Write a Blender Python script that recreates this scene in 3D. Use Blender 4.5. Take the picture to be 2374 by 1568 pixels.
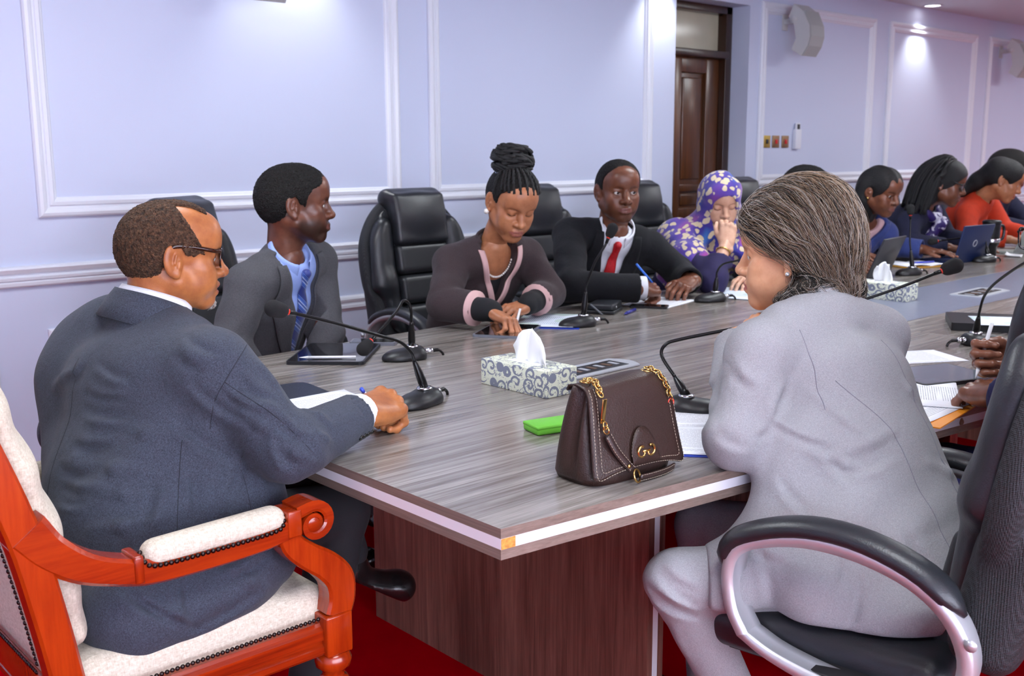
import bpy, bmesh, math, random
import numpy as np
from mathutils import Vector, Matrix
random.seed(7); RNG = np.random.default_rng(11)
SC = bpy.context.scene
COL = SC.collection
for o in list(bpy.data.objects): bpy.data.objects.remove(o)

# ------------------------------------------------------------------ camera, light, exposure
CAM_H = 1.38
YAW, PITCH, ROLL = (math.radians(a) for a in (47.774, 10.178, -0.267))
def cam_basis():
    fw = Vector((math.cos(PITCH)*math.cos(YAW), math.cos(PITCH)*math.sin(YAW), -math.sin(PITCH)))
    rt = Vector((math.sin(YAW), -math.cos(YAW), 0)); up = rt.cross(fw)
    return rt*math.cos(ROLL)+up*math.sin(ROLL), up*math.cos(ROLL)-rt*math.sin(ROLL), fw
_r, _u, _f = cam_basis()
cd = bpy.data.cameras.new('camera'); cam = bpy.data.objects.new('camera', cd); COL.objects.link(cam)
cd.sensor_width = 36; cd.lens = 2424/2374*36; cd.clip_start = .05
cd.dof.use_dof = True; cd.dof.focus_distance = 2.25; cd.dof.aperture_fstop = 7.1
cam.matrix_world = Matrix(((_r.x, _u.x, -_f.x, 0), (_r.y, _u.y, -_f.y, 0), (_r.z, _u.z, -_f.z, CAM_H), (0, 0, 0, 1)))
SC.camera = cam
w = bpy.data.worlds.new('world'); SC.world = w; w.use_nodes = True
w.node_tree.nodes['Background'].inputs[0].default_value = (.80, .88, 1, 1)
w.node_tree.nodes['Background'].inputs[1].default_value = .12
SC.view_settings.view_transform = 'Standard'; SC.view_settings.look = 'None'
SC.view_settings.gamma = 1; SC.view_settings.use_curve_mapping = False
SC.view_settings.exposure = 0.25
try:
    SC.cycles.max_bounces = 8; SC.cycles.diffuse_bounces = 4; SC.cycles.glossy_bounces = 3
    SC.cycles.sample_clamp_indirect = 4; SC.cycles.caustics_reflective = False; SC.cycles.caustics_refractive = False
except Exception: pass
def area(name, loc, size, power, color, rot=(0, 0, 0), spread=None):
    l = bpy.data.lights.new(name, 'AREA'); l.shape = 'RECTANGLE'; l.size, l.size_y = size
    l.energy = power; l.color = color
    if spread: l.spread = spread
    o = bpy.data.objects.new(name, l); COL.objects.link(o); o.location = loc; o.rotation_euler = rot
    return o
# unseen fill panels added to brighten the room (housings come with the ceiling)
PANELS = [(1.0, 0.4), (1.0, 2.6), (4.2, .6), (4.2, 2.4), (7.6, .6), (7.6, 2.4), (10.6, .6), (10.6, 2.4)]
for x, y in PANELS:
    area('fill_panel_light', (x, y, 2.485), (1.15, .55), 27, (.90, .955, 1.0))
# added front fill behind the camera, standing in for bounced flash
area('front_fill', (0.4, -2.36, 1.35), (5.0, 1.9), 330, (1.0, .985, .95), (math.radians(-90), 0, 0))

# ------------------------------------------------------------------ scene helpers
def link(name, me, mat=None, parent=None):
    o = bpy.data.objects.new(name, me); COL.objects.link(o)
    if mat is not None:
        me.materials.clear()
        for m in (mat if isinstance(mat, (list, tuple)) else [mat]): me.materials.append(m)
    if parent is not None: o.parent = parent
    return o
def tag(o, label=None, cat=None, group=None, kind=None):
    if label: o['label'] = label
    if cat: o['category'] = cat
    if group: o['group'] = group
    if kind: o['kind'] = kind
    return o
def empty(name, loc=(0, 0, 0), rz=0, label=None, cat=None, group=None):
    o = bpy.data.objects.new(name, None); COL.objects.link(o); o.location = loc; o.rotation_euler = (0, 0, rz)
    o.empty_display_size = .05
    return tag(o, label, cat, group)
def copy_tree(o, parent=None):
    c = o.copy(); COL.objects.link(c); c.parent = parent
    for ch in o.children: copy_tree(ch, c)
    return c
def arr(V, Q, name='m', smooth=True, mask=None, mi=None):
    """mesh from arrays; Q is a list of faces or an (n,4) int array"""
    me = bpy.data.meshes.new(name); V = np.asarray(V, np.float32)
    if isinstance(Q, np.ndarray):
        n, k = Q.shape
        me.vertices.add(len(V)); me.vertices.foreach_set('co', V.ravel())
        me.loops.add(n*k); me.loops.foreach_set('vertex_index', Q.astype(np.int32).ravel())
        me.polygons.add(n); me.polygons.foreach_set('loop_start', np.arange(0, n*k, k, dtype=np.int32))
        me.update(calc_edges=True)
    else:
        me.from_pydata([tuple(map(float, v)) for v in V], [], Q); me.update()
    if smooth: me.polygons.foreach_set('use_smooth', np.ones(len(me.polygons), bool))
    if mask is not None:
        a = me.attributes.new('mask', 'FLOAT_COLOR', 'POINT')
        c = np.ones((len(V), 4), np.float32); c[:, :3] = mask; a.data.foreach_set('color', c.ravel())
    if mi is not None: me.polygons.foreach_set('material_index', np.asarray(mi, np.int32))
    return me
class B:
    """mesh builder: boxes, tubes, lathes, prisms -> one mesh"""
    def __init__(s): s.v = []; s.f = []; s.sm = []
    def add(s, V, F, smooth=False):
        n = len(s.v); s.v += [tuple(map(float, p)) for p in V]; s.f += [[i+n for i in f] for f in F]; s.sm += [smooth]*len(F); return s
    def box(s, lo, hi, bev=0, M=None):
        (a, b, c), (d, e, f) = lo, hi
        if bev <= 0:
            V = [(a,b,c),(d,b,c),(d,e,c),(a,e,c),(a,b,f),(d,b,f),(d,e,f),(a,e,f)]
            F = [[0,3,2,1],[4,5,6,7],[0,1,5,4],[1,2,6,5],[2,3,7,6],[3,0,4,7]]
        else:
            bm = bmesh.new(); bmesh.ops.create_cube(bm, size=1)
            for v in bm.verts: v.co = Vector(((v.co.x+.5)*(d-a)+a, (v.co.y+.5)*(e-b)+b, (v.co.z+.5)*(f-c)+c))
            bmesh.ops.bevel(bm, geom=list(bm.edges), offset=bev, segments=2, profile=.6, affect='EDGES')
            bm.verts.index_update(); V = [tuple(v.co) for v in bm.verts]; F = [[v.index for v in q.verts] for q in bm.faces]; bm.free()
        if M is not None: V = [tuple(M @ Vector(p)) for p in V]
        return s.add(V, F, bev > 0)
    def tube(s, pts, r, n=8, cap=True, flat=None):
        pts = [np.array(p, float) for p in pts]; R = r if hasattr(r, '__len__') else [r]*len(pts)
        V = []; F = []; N = None
        for i, p in enumerate(pts):
            t = pts[min(i+1, len(pts)-1)]-pts[max(i-1, 0)]; t = t/(np.linalg.norm(t)+1e-9)
            if N is None:
                N = np.cross(t, (0, 0, 1) if abs(t[2]) < .9 else (1, 0, 0))
            N = N-t*(N@t); N /= np.linalg.norm(N)+1e-9; Bn = np.cross(t, N)
            fx, fy = (1, 1) if flat is None else flat
            for k in range(n):
                a = 2*math.pi*k/n; V.append(p+R[i]*(fx*math.cos(a)*N+fy*math.sin(a)*Bn))
        m = len(pts)
        for i in range(m-1):
            for k in range(n):
                F.append([i*n+k, i*n+(k+1) % n, (i+1)*n+(k+1) % n, (i+1)*n+k])
        if cap: F += [[k for k in range(n)][::-1], [(m-1)*n+k for k in range(n)]]
        return s.add(V, F, True)
    def lathe(s, prof, n=24, M=None):
        V = []; F = []; m = len(prof)
        for r, z in prof:
            for k in range(n):
                a = 2*math.pi*k/n; V.append((max(r, 1e-5)*math.cos(a), max(r, 1e-5)*math.sin(a), z))
        for i in range(m-1):
            for k in range(n): F.append([i*n+k, i*n+(k+1) % n, (i+1)*n+(k+1) % n, (i+1)*n+k])
        F += [[k for k in range(n)][::-1], [(m-1)*n+k for k in range(n)]]
        if M is not None: V = [tuple(M @ Vector(p)) for p in V]
        return s.add(V, F, True)
    def prism(s, poly, z0, z1, M=None, smooth=False):
        n = len(poly); V = [(x, y, z0) for x, y in poly]+[(x, y, z1) for x, y in poly]
        F = [list(range(n))[::-1], list(range(n, 2*n))]+[[i, (i+1) % n, n+(i+1) % n, n+i] for i in range(n)]
        if M is not None: V = [tuple(M @ Vector(p)) for p in V]
        return s.add(V, F, smooth)
    def grid(s, P, thick=0, N=None, closed=False):
        """P (n,m,3) surface; thick>0 gives it a back along -normal"""
        P = np.asarray(P, float); n, m, _ = P.shape
        du = np.gradient(P, axis=0); dv = np.gradient(P, axis=1); nn = np.cross(du, dv); nn /= np.linalg.norm(nn, axis=2, keepdims=True)+1e-9
        V = P.reshape(-1, 3); F = [[i*m+j, (i+1)*m+j, (i+1)*m+j+1, i*m+j+1] for i in range(n-1) for j in range(m-1)]
        if thick:
            W = (P-nn*thick).reshape(-1, 3); k = n*m
            G = [[a+k for a in f][::-1] for f in F]
            rim = [i*m for i in range(n)]+[(n-1)*m+j for j in range(1, m)]+[i*m+m-1 for i in range(n-2, -1, -1)]+[j for j in range(m-2, 0, -1)]
            E = [[rim[i], rim[i-1], rim[i-1]+k, rim[i]+k] for i in range(len(rim))]
            return s.add(np.vstack([V, W]), F+G+E, True)
        return s.add(V, F, True)
    def build(s, name, mat=None, parent=None, autosmooth=True):
        me = bpy.data.meshes.new(name); me.from_pydata(s.v, [], s.f); me.update()
        me.polygons.foreach_set('use_smooth', np.array(s.sm, bool))
        return link(name, me, mat, parent)
def frame(x, z=(0, 0, 1), loc=(0, 0, 0)):
    """4x4 with local x axis along x, z roughly along z"""
    x = Vector(x).normalized(); z = Vector(z); y = z.cross(x).normalized(); z = x.cross(y)
    return Matrix(((x.x, y.x, z.x, loc[0]), (x.y, y.y, z.y, loc[1]), (x.z, y.z, z.z, loc[2]), (0, 0, 0, 1)))
def spline(pts, n=8):
    P = [np.array(p, float) for p in pts]; P = [2*P[0]-P[1]]+P+[2*P[-1]-P[-2]]; out = []
    for i in range(1, len(P)-2):
        a, b, c, d = P[i-1:i+3]
        for k in range(n):
            t = k/n; out.append(.5*((2*b)+(c-a)*t+(2*a-5*b+4*c-d)*t*t+(3*b-a-3*c+d)*t**3))
    out.append(P[-2]); return out

# ------------------------------------------------------------------ materials
def lin(h):
    if isinstance(h, str):
        h = tuple(int(h[i:i+2], 16)/255 for i in (0, 2, 4))
    return tuple((c/12.92 if c <= .04045 else ((c+.055)/1.055)**2.4) for c in h)+(1,)
class NT:
    def __init__(s, name):
        s.m = bpy.data.materials.new(name); s.m.use_nodes = True; s.t = s.m.node_tree; s.n = s.t.nodes
        s.p = s.n['Principled BSDF']
    def new(s, typ, **kw):
        nd = s.n.new('ShaderNode'+typ)
        for k, v in kw.items(): setattr(nd, k, v)
        return nd
    def ln(s, a, b): s.t.links.new(a, b)
    def val(s, sock, v):
        if hasattr(v, 'is_linked') or isinstance(v, bpy.types.NodeSocket): s.ln(v, sock)
        else: sock.default_value = v
    def coord(s, scale=(1, 1, 1), rot=(0, 0, 0), kind='Object', loc=(0, 0, 0)):
        tc = s.new('TexCoord'); mp = s.new('Mapping'); s.ln(tc.outputs[kind], mp.inputs[0])
        mp.inputs['Scale'].default_value = scale; mp.inputs['Rotation'].default_value = rot; mp.inputs['Location'].default_value = loc
        return mp.outputs[0]
    def noise(s, vec, scale=5, detail=4, rough=.5, dist=0):
        n = s.new('TexNoise'); s.ln(vec, n.inputs['Vector']); n.inputs['Scale'].default_value = scale
        n.inputs['Detail'].default_value = detail; n.inputs['Roughness'].default_value = rough; n.inputs['Distortion'].default_value = dist
        return n.outputs['Fac']
    def ramp(s, fac, stops, interp='LINEAR'):
        r = s.new('ValToRGB'); s.ln(fac, r.inputs[0]); e = r.color_ramp.elements; r.color_ramp.interpolation = interp
        while len(e) < len(stops): e.new(.5)
        for q, (pos, c) in zip(e, stops): q.position = pos; q.color = c if len(c) == 4 else tuple(c)+(1,)
        return r.outputs[0]
    def math(s, op, a, b=None, c=None):
        m = s.new('Math', operation=op); s.val(m.inputs[0], a)
        if b is not None: s.val(m.inputs[1], b)
        if c is not None: s.val(m.inputs[2], c)
        return m.outputs[0]
    def mix(s, fac, a, b, mode='MIX'):
        m = s.new('Mix', data_type='RGBA', blend_type=mode); s.val(m.inputs[0], fac); s.val(m.inputs[6], a); s.val(m.inputs[7], b)
        return m.outputs[2]
    def bump(s, h, strength=.2, dist=.01, prev=None):
        b = s.new('Bump'); b.inputs['Strength'].default_value = strength; b.inputs['Distance'].default_value = dist
        s.ln(h, b.inputs['Height'])
        if prev is not None: s.ln(prev, b.inputs['Normal'])
        s.ln(b.outputs[0], s.p.inputs['Normal']); return b.outputs[0]
    def set(s, **kw):
        names = dict(col='Base Color', rough='Roughness', metal='Metallic', spec='Specular IOR Level', coat='Coat Weight', coatr='Coat Roughness',
                     sheen='Sheen Weight', sss='Subsurface Weight', sssr='Subsurface Radius', ssss='Subsurface Scale', trans='Transmission Weight', ior='IOR', emit='Emission Color', estr='Emission Strength', alpha='Alpha')
        for k, v in kw.items(): s.val(s.p.inputs[names[k]], v)
        return s
def plain(name, col, rough=.5, metal=0, noise=None, bump=None, **kw):
    """noise=(scale, amount) tonal grain; bump=(scale, strength, dist)"""
    t = NT(name); c = lin(col); t.set(rough=rough, metal=metal, **kw)
    if noise or bump: co = t.coord()
    if noise:
        n = t.noise(co, noise[0], 5, .6); k = noise[1]
        t.set(col=t.ramp(n, [(.25, tuple(max(0, v*(1-k)) for v in c[:3])+(1,)), (.75, tuple(min(1, v*(1+k)) for v in c[:3])+(1,))]))
    else: t.set(col=c)
    if bump: t.bump(t.noise(co, bump[0], 4, .6), bump[1], bump[2])
    return t.m
def cloth(name, col, col2=None, scale=900, bump=.25, rough=.85, sheen=.25, fold=0, check=None):
    """woven suiting: fine warp and weft, slight mottling"""
    t = NT(name); c = lin(col); c2 = lin(col2) if col2 else tuple(v*.62 for v in c[:3])+(1,)
    co = t.coord(); a = t.coord((scale, scale*.3, scale*.3)); b = t.coord((scale*.3, scale, scale*.3)); d = t.coord((scale*.3, scale*.3, scale))
    n = t.math('ADD', t.math('ADD', t.noise(a, 1, 1), t.noise(b, 1, 1)), t.noise(d, 1, 1))
    col = t.ramp(t.math('MULTIPLY', n, .3333), [(.36, c2), (.64, c)])
    big = t.noise(co, 9, 3); col = t.mix(t.math('MULTIPLY', big, .25), col, tuple(v*.7 for v in c[:3])+(1,))
    t.set(col=col, rough=rough, sheen=sheen*.25, spec=.25)
    h1 = t.bump(n, bump, .0015)
    t.bump(t.noise(co, 18, 3, .55, .8), .25, .012, h1)
    return t.m
def leather(name, col, rough=.35, scale=260, bump=.25, spec=.5):
    t = NT(name); co = t.coord(); c = lin(col)
    v = t.new('TexVoronoi'); t.ln(co, v.inputs['Vector']); v.inputs['Scale'].default_value = scale
    t.set(col=t.mix(t.noise(co, 14, 4), c, tuple(min(1, x*1.5+.003) for x in c[:3])+(1,)), rough=rough, spec=spec)
    h = t.bump(v.outputs['Distance'], bump, .0012); t.bump(t.noise(co, 9, 3, .5), .05, .012, h)
    return t.m
def skin(name, col, dark=None, lip=None, rough=.42, beard='17100d', spec=.45, pale=None):
    """mask attribute: R lips, G hair tone of beard and brows, B palms / nails"""
    t = NT(name); c = lin(col); co = t.coord()
    d = lin(dark) if dark else tuple(v*.72 for v in c[:3])+(1,)
    base = t.mix(t.ramp(t.noise(co, 26, 5, .6), [(.3, (0, 0, 0, 1)), (.7, (1, 1, 1, 1))]), d, c)
    at = t.new('Attribute', attribute_name='mask'); sp = t.new('SeparateColor'); t.ln(at.outputs['Color'], sp.inputs[0])
    lp = lin(lip) if lip else (c[0]*.75, c[1]*.52, c[2]*.52, 1)
    pl = lin(pale) if pale else tuple(min(1, v*1.5+.03) for v in c[:3])+(1,)
    base = t.mix(sp.outputs[2], base, pl)
    base = t.mix(sp.outputs[0], base, lp); base = t.mix(sp.outputs[1], base, lin(beard))
    t.set(col=base, rough=rough, spec=spec, sss=.08, ssss=.01, sssr=(1, .35, .2))
    h = t.bump(t.noise(co, 420, 3, .6), .12, .002); t.bump(t.noise(co, 60, 3), .08, .006, h)
    return t.m
def afro(name, col, col2, scale=330, rough=.75):
    t = NT(name); co = t.coord(); v = t.new('TexVoronoi'); t.ln(co, v.inputs['Vector']); v.inputs['Scale'].default_value = scale
    n = t.noise(co, 130, 4, .7)
    t.set(col=t.ramp(t.math('MULTIPLY', n, 1.0), [(.3, lin(col)), (.72, lin(col2))]), rough=rough, spec=.3)
    h = t.bump(v.outputs['Distance'], .9, .004); t.bump(n, .8, .006, h)
    return t.m
# ------------------------------------------------------------------ implicit shapes (bodies, clothes, cushions)
def A3(p): return np.array(p, np.float64)
def unit(v): v = A3(v); return v/(np.linalg.norm(v)+1e-12)
class S:
    def __init__(s): s.ops = []
    def _p(s, op, f, lo, hi, k): s.ops.append((op, f, A3(lo), A3(hi), k)); return s
    def rc(s, a, b, ra, rb=None, k=.02, op='u'):
        a, b = A3(a), A3(b); rb = ra if rb is None else rb; ba = b-a; L2 = max(ba@ba, 1e-10)
        def f(x, y, z):
            px, py, pz = x-a[0], y-a[1], z-a[2]
            t = np.clip((px*ba[0]+py*ba[1]+pz*ba[2])/L2, 0, 1)
            return np.sqrt((px-t*ba[0])**2+(py-t*ba[1])**2+(pz-t*ba[2])**2)-(ra+(rb-ra)*t)
        return s._p(op, f, np.minimum(a-ra, b-rb), np.maximum(a+ra, b+rb), k)
    def chain(s, pts, rs, k=.02, op='u'):
        for i in range(len(pts)-1): s.rc(pts[i], pts[i+1], rs[i], rs[i+1], k, op)
        return s
    def el(s, c, r, k=.02, op='u', R=None):
        c, r = A3(c), A3(r); R = np.eye(3) if R is None else np.asarray(R, float)   # rows: local axes
        def f(x, y, z):
            px, py, pz = x-c[0], y-c[1], z-c[2]; s0 = s1 = 0
            for i in range(3):
                q = px*R[i, 0]+py*R[i, 1]+pz*R[i, 2]; s0 = s0+(q/r[i])**2; s1 = s1+(q/r[i]**2)**2
            k0 = np.sqrt(s0); return k0*(k0-1)/(np.sqrt(s1)+1e-6)
        e = np.sqrt(((R*r[:, None])**2).sum(0)); return s._p(op, f, c-e, c+e, k)
    def ec(s, a, b, ra, rb, xd, k=.03, op='u', cap=None):
        """elliptic capsule; ra, rb = (radius along xd, radius across)"""
        a, b = A3(a), A3(b); L = np.linalg.norm(b-a); w = (b-a)/L; u = A3(xd); u = unit(u-w*(u@w)); v = np.cross(w, u)
        def f(x, y, z):
            px, py, pz = x-a[0], y-a[1], z-a[2]
            h = px*w[0]+py*w[1]+pz*w[2]; t = np.clip(h/L, 0, 1); e = h-t*L
            U = px*u[0]+py*u[1]+pz*u[2]; V = px*v[0]+py*v[1]+pz*v[2]
            ru = ra[0]+(rb[0]-ra[0])*t; rv = ra[1]+(rb[1]-ra[1])*t; rw = cap or min(ra[1], rb[1], ra[0], rb[0])
            k0 = np.sqrt((U/ru)**2+(V/rv)**2+(e/rw)**2); k1 = np.sqrt((U/ru**2)**2+(V/rv**2)**2+(e/rw**2)**2)
            return k0*(k0-1)/(k1+1e-6)
        m = max(*ra, *rb); return s._p(op, f, np.minimum(a, b)-m, np.maximum(a, b)+m, k)
    def box(s, c, h, r=.01, k=.01, op='u', R=None):
        c, h = A3(c), A3(h); R = np.eye(3) if R is None else np.asarray(R, float)
        def f(x, y, z):
            px, py, pz = x-c[0], y-c[1], z-c[2]; q = []
            for i in range(3): q.append(np.abs(px*R[i, 0]+py*R[i, 1]+pz*R[i, 2])-(h[i]-r))
            o = np.sqrt(sum(np.maximum(t, 0)**2 for t in q)); return o+np.minimum(np.maximum(q[0], np.maximum(q[1], q[2])), 0)-r
        e = (np.abs(R)*h[:, None]).sum(0); return s._p(op, f, c-e, c+e, k)
    def half(s, p, n, k=.004, op='i'):
        """keep the side the normal points away from"""
        p, n = A3(p), unit(n)
        return s._p(op, lambda x, y, z: (x-p[0])*n[0]+(y-p[1])*n[1]+(z-p[2])*n[2], (-9, -9, -9), (9, 9, 9), k)
    def fn(s, g, lo=(-9, -9, -9), hi=(9, 9, 9)):
        s.ops.append(('f', g, A3(lo), A3(hi), 0)); return s
    def _ap(s, op, f, k, d, x, y, z):
        if op == 'f': return f(x, y, z, d)
        q = f(x, y, z)
        if op == 'u':
            if k <= 0: return np.minimum(d, q)
            h = np.clip(.5+.5*(d-q)/k, 0, 1); return d+(q-d)*h-k*h*(1-h)
        if op == 's': q = -q
        if k <= 0: return np.maximum(d, q)
        h = np.clip(.5-.5*(d-q)/k, 0, 1); return d+(q-d)*h+k*h*(1-h)
    def ev(s, P):
        P = np.asarray(P, float); x, y, z = P[..., 0], P[..., 1], P[..., 2]; d = np.full(x.shape, .5)
        for op, f, lo, hi, k in s.ops: d = s._ap(op, f, k, d, x, y, z)
        return d
    def normal(s, P, e=.0015):
        P = np.asarray(P, float); g = np.stack([s.ev(P+np.eye(3)[i]*e)-s.ev(P-np.eye(3)[i]*e) for i in range(3)], -1)
        return g/(np.linalg.norm(g, axis=-1, keepdims=True)+1e-9)
    def hit(s, P, D, back=.2, n=48):
        """march from P+D*back along -D to the surface"""
        P = np.asarray(P, float)+np.asarray(D, float)*back; D = np.broadcast_to(np.asarray(D, float), P.shape); tot = np.zeros(P.shape[:-1])
        for _ in range(n):
            d = np.clip(s.ev(P), -.02, .04)*.85; tot = tot+d; P = P-D*d[..., None]
        return P
    def bounds(s):
        U = [o for o in s.ops if o[0] == 'u']; return np.min([o[2] for o in U], 0), np.max([o[3] for o in U], 0)
    def net(s, h, lo=None, hi=None, smooth=1):
        a, b = s.bounds(); lo = a-3*h if lo is None else np.maximum(A3(lo), a-3*h); hi = b+3*h if hi is None else np.minimum(A3(hi), b+3*h)
        n = np.maximum(np.ceil((hi-lo)/h).astype(int)+1, 4); ax = [(lo[i]+h*np.arange(n[i])).astype(np.float32) for i in range(3)]
        F = np.full(n, .06, np.float32)
        for op, f, pl, ph, k in s.ops:
            m = k*1.0+.03 if op != 'f' else 0
            i0 = np.clip(np.floor((pl-m-lo)/h).astype(int), 0, n); i1 = np.clip(np.ceil((ph+m-lo)/h).astype(int)+1, 0, n)
            if (i1 <= i0).any(): continue
            sl = tuple(slice(i0[i], i1[i]) for i in range(3))
            x, y, z = ax[0][sl[0]][:, None, None], ax[1][sl[1]][None, :, None], ax[2][sl[2]][None, None, :]
            F[sl] = s._ap(op, f, k, F[sl], x, y, z)
        return surface_net(F, lo, h, smooth)
def surface_net(F, lo, h, smooth=1):
    I = F < 0; n = np.array(F.shape); c = [slice(0, -1), slice(1, None)]
    cnt = np.zeros(n-1, np.int8)
    for i in (0, 1):
        for j in (0, 1):
            for k in (0, 1): cnt += I[c[i], c[j], c[k]]
    act = (cnt > 0) & (cnt < 8); idx = np.argwhere(act)
    vid = np.full(n-1, -1, np.int32); vid[act] = np.arange(len(idx), dtype=np.int32)
    cor = {}
    for i in (0, 1):
        for j in (0, 1):
            for k in (0, 1): cor[i, j, k] = F[idx[:, 0]+i, idx[:, 1]+j, idx[:, 2]+k].astype(np.float64)
    acc = np.zeros((len(idx), 3)); w = np.zeros(len(idx))
    for a in cor:
        for d in range(3):
            if a[d]: continue
            b = list(a); b[d] = 1; fa, fb = cor[a], cor[tuple(b)]; x = (fa < 0) != (fb < 0)
            t = np.where(x, fa/np.where(x, fa-fb, 1), 0); p = np.tile(np.array(a, float), (len(idx), 1)); p[:, d] = t
            acc += p*x[:, None]; w += x
    V = lo+(idx+acc/w[:, None])*h; Q = []
    for d in range(3):
        e, g = (d+1) % 3, (d+2) % 3
        s0 = [slice(None)]*3; s1 = [slice(None)]*3; s0[d] = slice(0, -1); s1[d] = slice(1, None)
        for t in (e, g): s0[t] = slice(1, -1); s1[t] = slice(1, -1)
        A = I[tuple(s0)]; Bq = I[tuple(s1)]; ch = np.argwhere(A != Bq)
        if not len(ch): continue
        sg = A[tuple(ch.T)]; base = ch.copy(); base[:, e] += 1; base[:, g] += 1
        q = []
        for de, dg in ((-1, -1), (0, -1), (0, 0), (-1, 0)):
            m = base.copy(); m[:, e] += de; m[:, g] += dg; q.append(vid[tuple(m.T)])
        q = np.stack(q, 1); q[~sg] = q[~sg][:, ::-1]; Q.append(q)
    Q = np.vstack(Q); Q = Q[(Q >= 0).all(1)]
    for _ in range(smooth):
        s = np.zeros_like(V); k = np.zeros(len(V))
        for a, b in ((0, 1), (1, 2), (2, 3), (3, 0)):
            np.add.at(s, Q[:, a], V[Q[:, b]]); np.add.at(k, Q[:, a], 1)
        V = .5*V+.5*s/np.maximum(k, 1)[:, None]
    return V, Q
def join(parts):
    """[(V, Q, mask or None)] -> one"""
    Vs, Qs, Ms = [], [], []; n = 0
    for V, Q, m in parts:
        Vs.append(V); Qs.append(Q+n); Ms.append(np.zeros((len(V), 3)) if m is None else m); n += len(V)
    return np.vstack(Vs), np.vstack(Qs), np.vstack(Ms)
def sdf_obj(name, s, h, mat, parent=None, **kw):
    V, Q = s.net(h, **kw); return link(name, arr(V, Q, name), mat, parent)
def strip(s, name, pairs, D, mat, parent, off=.003, thick=.003, n=10, m=5, back=.15, world=None, mid=None):
    """a band of cloth laid on the surface s: pairs of edge points swept along; D is the direction it faces"""
    a = np.array(spline([p[0] for p in pairs], n)); b = np.array(spline([p[1] for p in pairs], n))
    P = np.stack([a+(b-a)*t for t in np.linspace(0, 1, m)], 1); P0 = P; P = s.hit(P, unit(D), back); bad = np.abs(s.ev(P)) > .005
    if bad.any():
        Q = P0[bad]
        for _ in range(12): Q = Q-s.normal(Q, .004)*np.clip(s.ev(Q), -.03, .03)[:, None]
        P[bad] = Q
    N = s.normal(P)
    P = P+N*(off+thick)
    if mid is not None: P = P+N*(mid*np.sin(np.linspace(0, math.pi, m)))[None, :, None]
    g = B(); g.grid(P, thick+off*.6)
    # orient outward
    o = g.build(name, mat, parent); return o
def seam(s, name, pts, D, mat, parent, r=.0012, n=10, back=.15, off=0.0):
    P = np.array(spline(pts, n)); P = s.hit(P, unit(D), back); P = P+s.normal(P)*off
    g = B(); g.tube(P, r, 5); return g.build(name, mat, parent)
# ------------------------------------------------------------------ shared materials
def wall_mat():
    t = NT('painted_wall'); co = t.coord(); n = t.noise(co, 1.2, 3)
    t.set(col=t.mix(n, lin('c9d0e8'), lin('d0d5ea')), rough=.55, spec=.3); t.bump(t.noise(co, 160, 3), .05, .002); return t.m
M_WALL = wall_mat()
M_TRIM = plain('trim_paint', 'e3e5ef', .38)
M_CEIL = plain('ceiling_paint', 'd0d8dc', .7)
def carpet():
    t = NT('red_carpet'); co = t.coord(); n = t.noise(co, 700, 3, .7); b = t.noise(co, 5, 4)
    t.set(col=t.mix(t.ramp(t.math('ADD', t.math('MULTIPLY', n, .7), t.math('MULTIPLY', b, .3)), [(.3, (0, 0, 0, 1)), (.7, (1, 1, 1, 1))]), lin('86000a'), lin('cc0014')), rough=1.0, spec=.0)
    t.bump(n, .6, .006); return t.m
M_CARPET = carpet()
def streak_wood(name, axis, cols, rough=.3, coat=.3, fine=60, long=2.2, bump=.12):
    """laminate with long grain; axis = 0,1,2 is the grain's direction"""
    t = NT(name); s1 = [fine, fine, fine]; s1[axis] = long; s2 = [fine*.22]*3; s2[axis] = long*.5; s3 = [fine*4.5]*3; s3[axis] = long*3.5
    a = t.noise(t.coord(s1), 1, 6, .65, 1.2); b = t.noise(t.coord(s2), 1, 4, .6, .8); c = t.noise(t.coord(s3), 1, 3, .6)
    f = t.math('ADD', t.math('MULTIPLY', a, .42), t.math('ADD', t.math('MULTIPLY', b, .38), t.math('MULTIPLY', c, .2)))
    k = len(cols); t.set(col=t.ramp(f, [(.3+.4*i/(k-1), lin(x)) for i, x in enumerate(cols)]), rough=rough, coat=coat, coatr=.18, spec=.4)
    t.bump(f, bump, .004); return t.m
M_TOP = streak_wood('grey_oak_laminate', 0, ['3b3631', '6b645d', '96908a', 'bcb8b2'], .25, .35, 52, 1.7)
M_EDGE = streak_wood('oak_edge_banding', 0, ['55473f', '7b6a60', '94847a'], .4, .1, 130)
M_EDGEY = streak_wood('oak_edge_banding_end', 1, ['55473f', '7b6a60', '94847a'], .4, .1, 130)
M_PED = streak_wood('brown_oak_panel', 2, ['2a1814', '57352c', '7d5246', 'a87c6c'], .38, .15, 34, 1.6, .3)
M_WHITE = plain('white_band', 'eeeff4', .3)
M_CHIP = plain('chipboard', 'c98a3e', .8, noise=(160, .5), bump=(200, .4, .003))
M_STRIP = plain('grey_inlay', '767b8d', .3, noise=(70, .12))
M_ALU = plain('brushed_aluminium', 'c4c8ce', .35, .35)
M_BLACKP = plain('black_plastic', '121316', .38)
M_DOOR = streak_wood('varnished_door_wood', 2, ['2a1408', '4a2a14', '63391d', '7a4a28'], .3, .4, 30, 1.6)
M_DARKW = streak_wood('dark_frame_wood', 2, ['1d0e07', '331c10', '452817'], .3, .4, 40, 2)
M_GLASS = plain('transom_glass', 'b9b29a', .12, spec=.6, noise=(3, .12))
M_BEIGE = plain('speaker_housing', 'c9c7c6', .5)
M_GRILLE = plain('speaker_grille', 'a9a9a8', .6, bump=(900, .5, .002))
M_BRASS = plain('brass_plate', 'b79a4a', .3, .7)
M_COPPER = plain('bronze_plate', '9a7a5a', .3, .7)
M_RED = plain('red_plastic', 'd0141a', .35)
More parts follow.
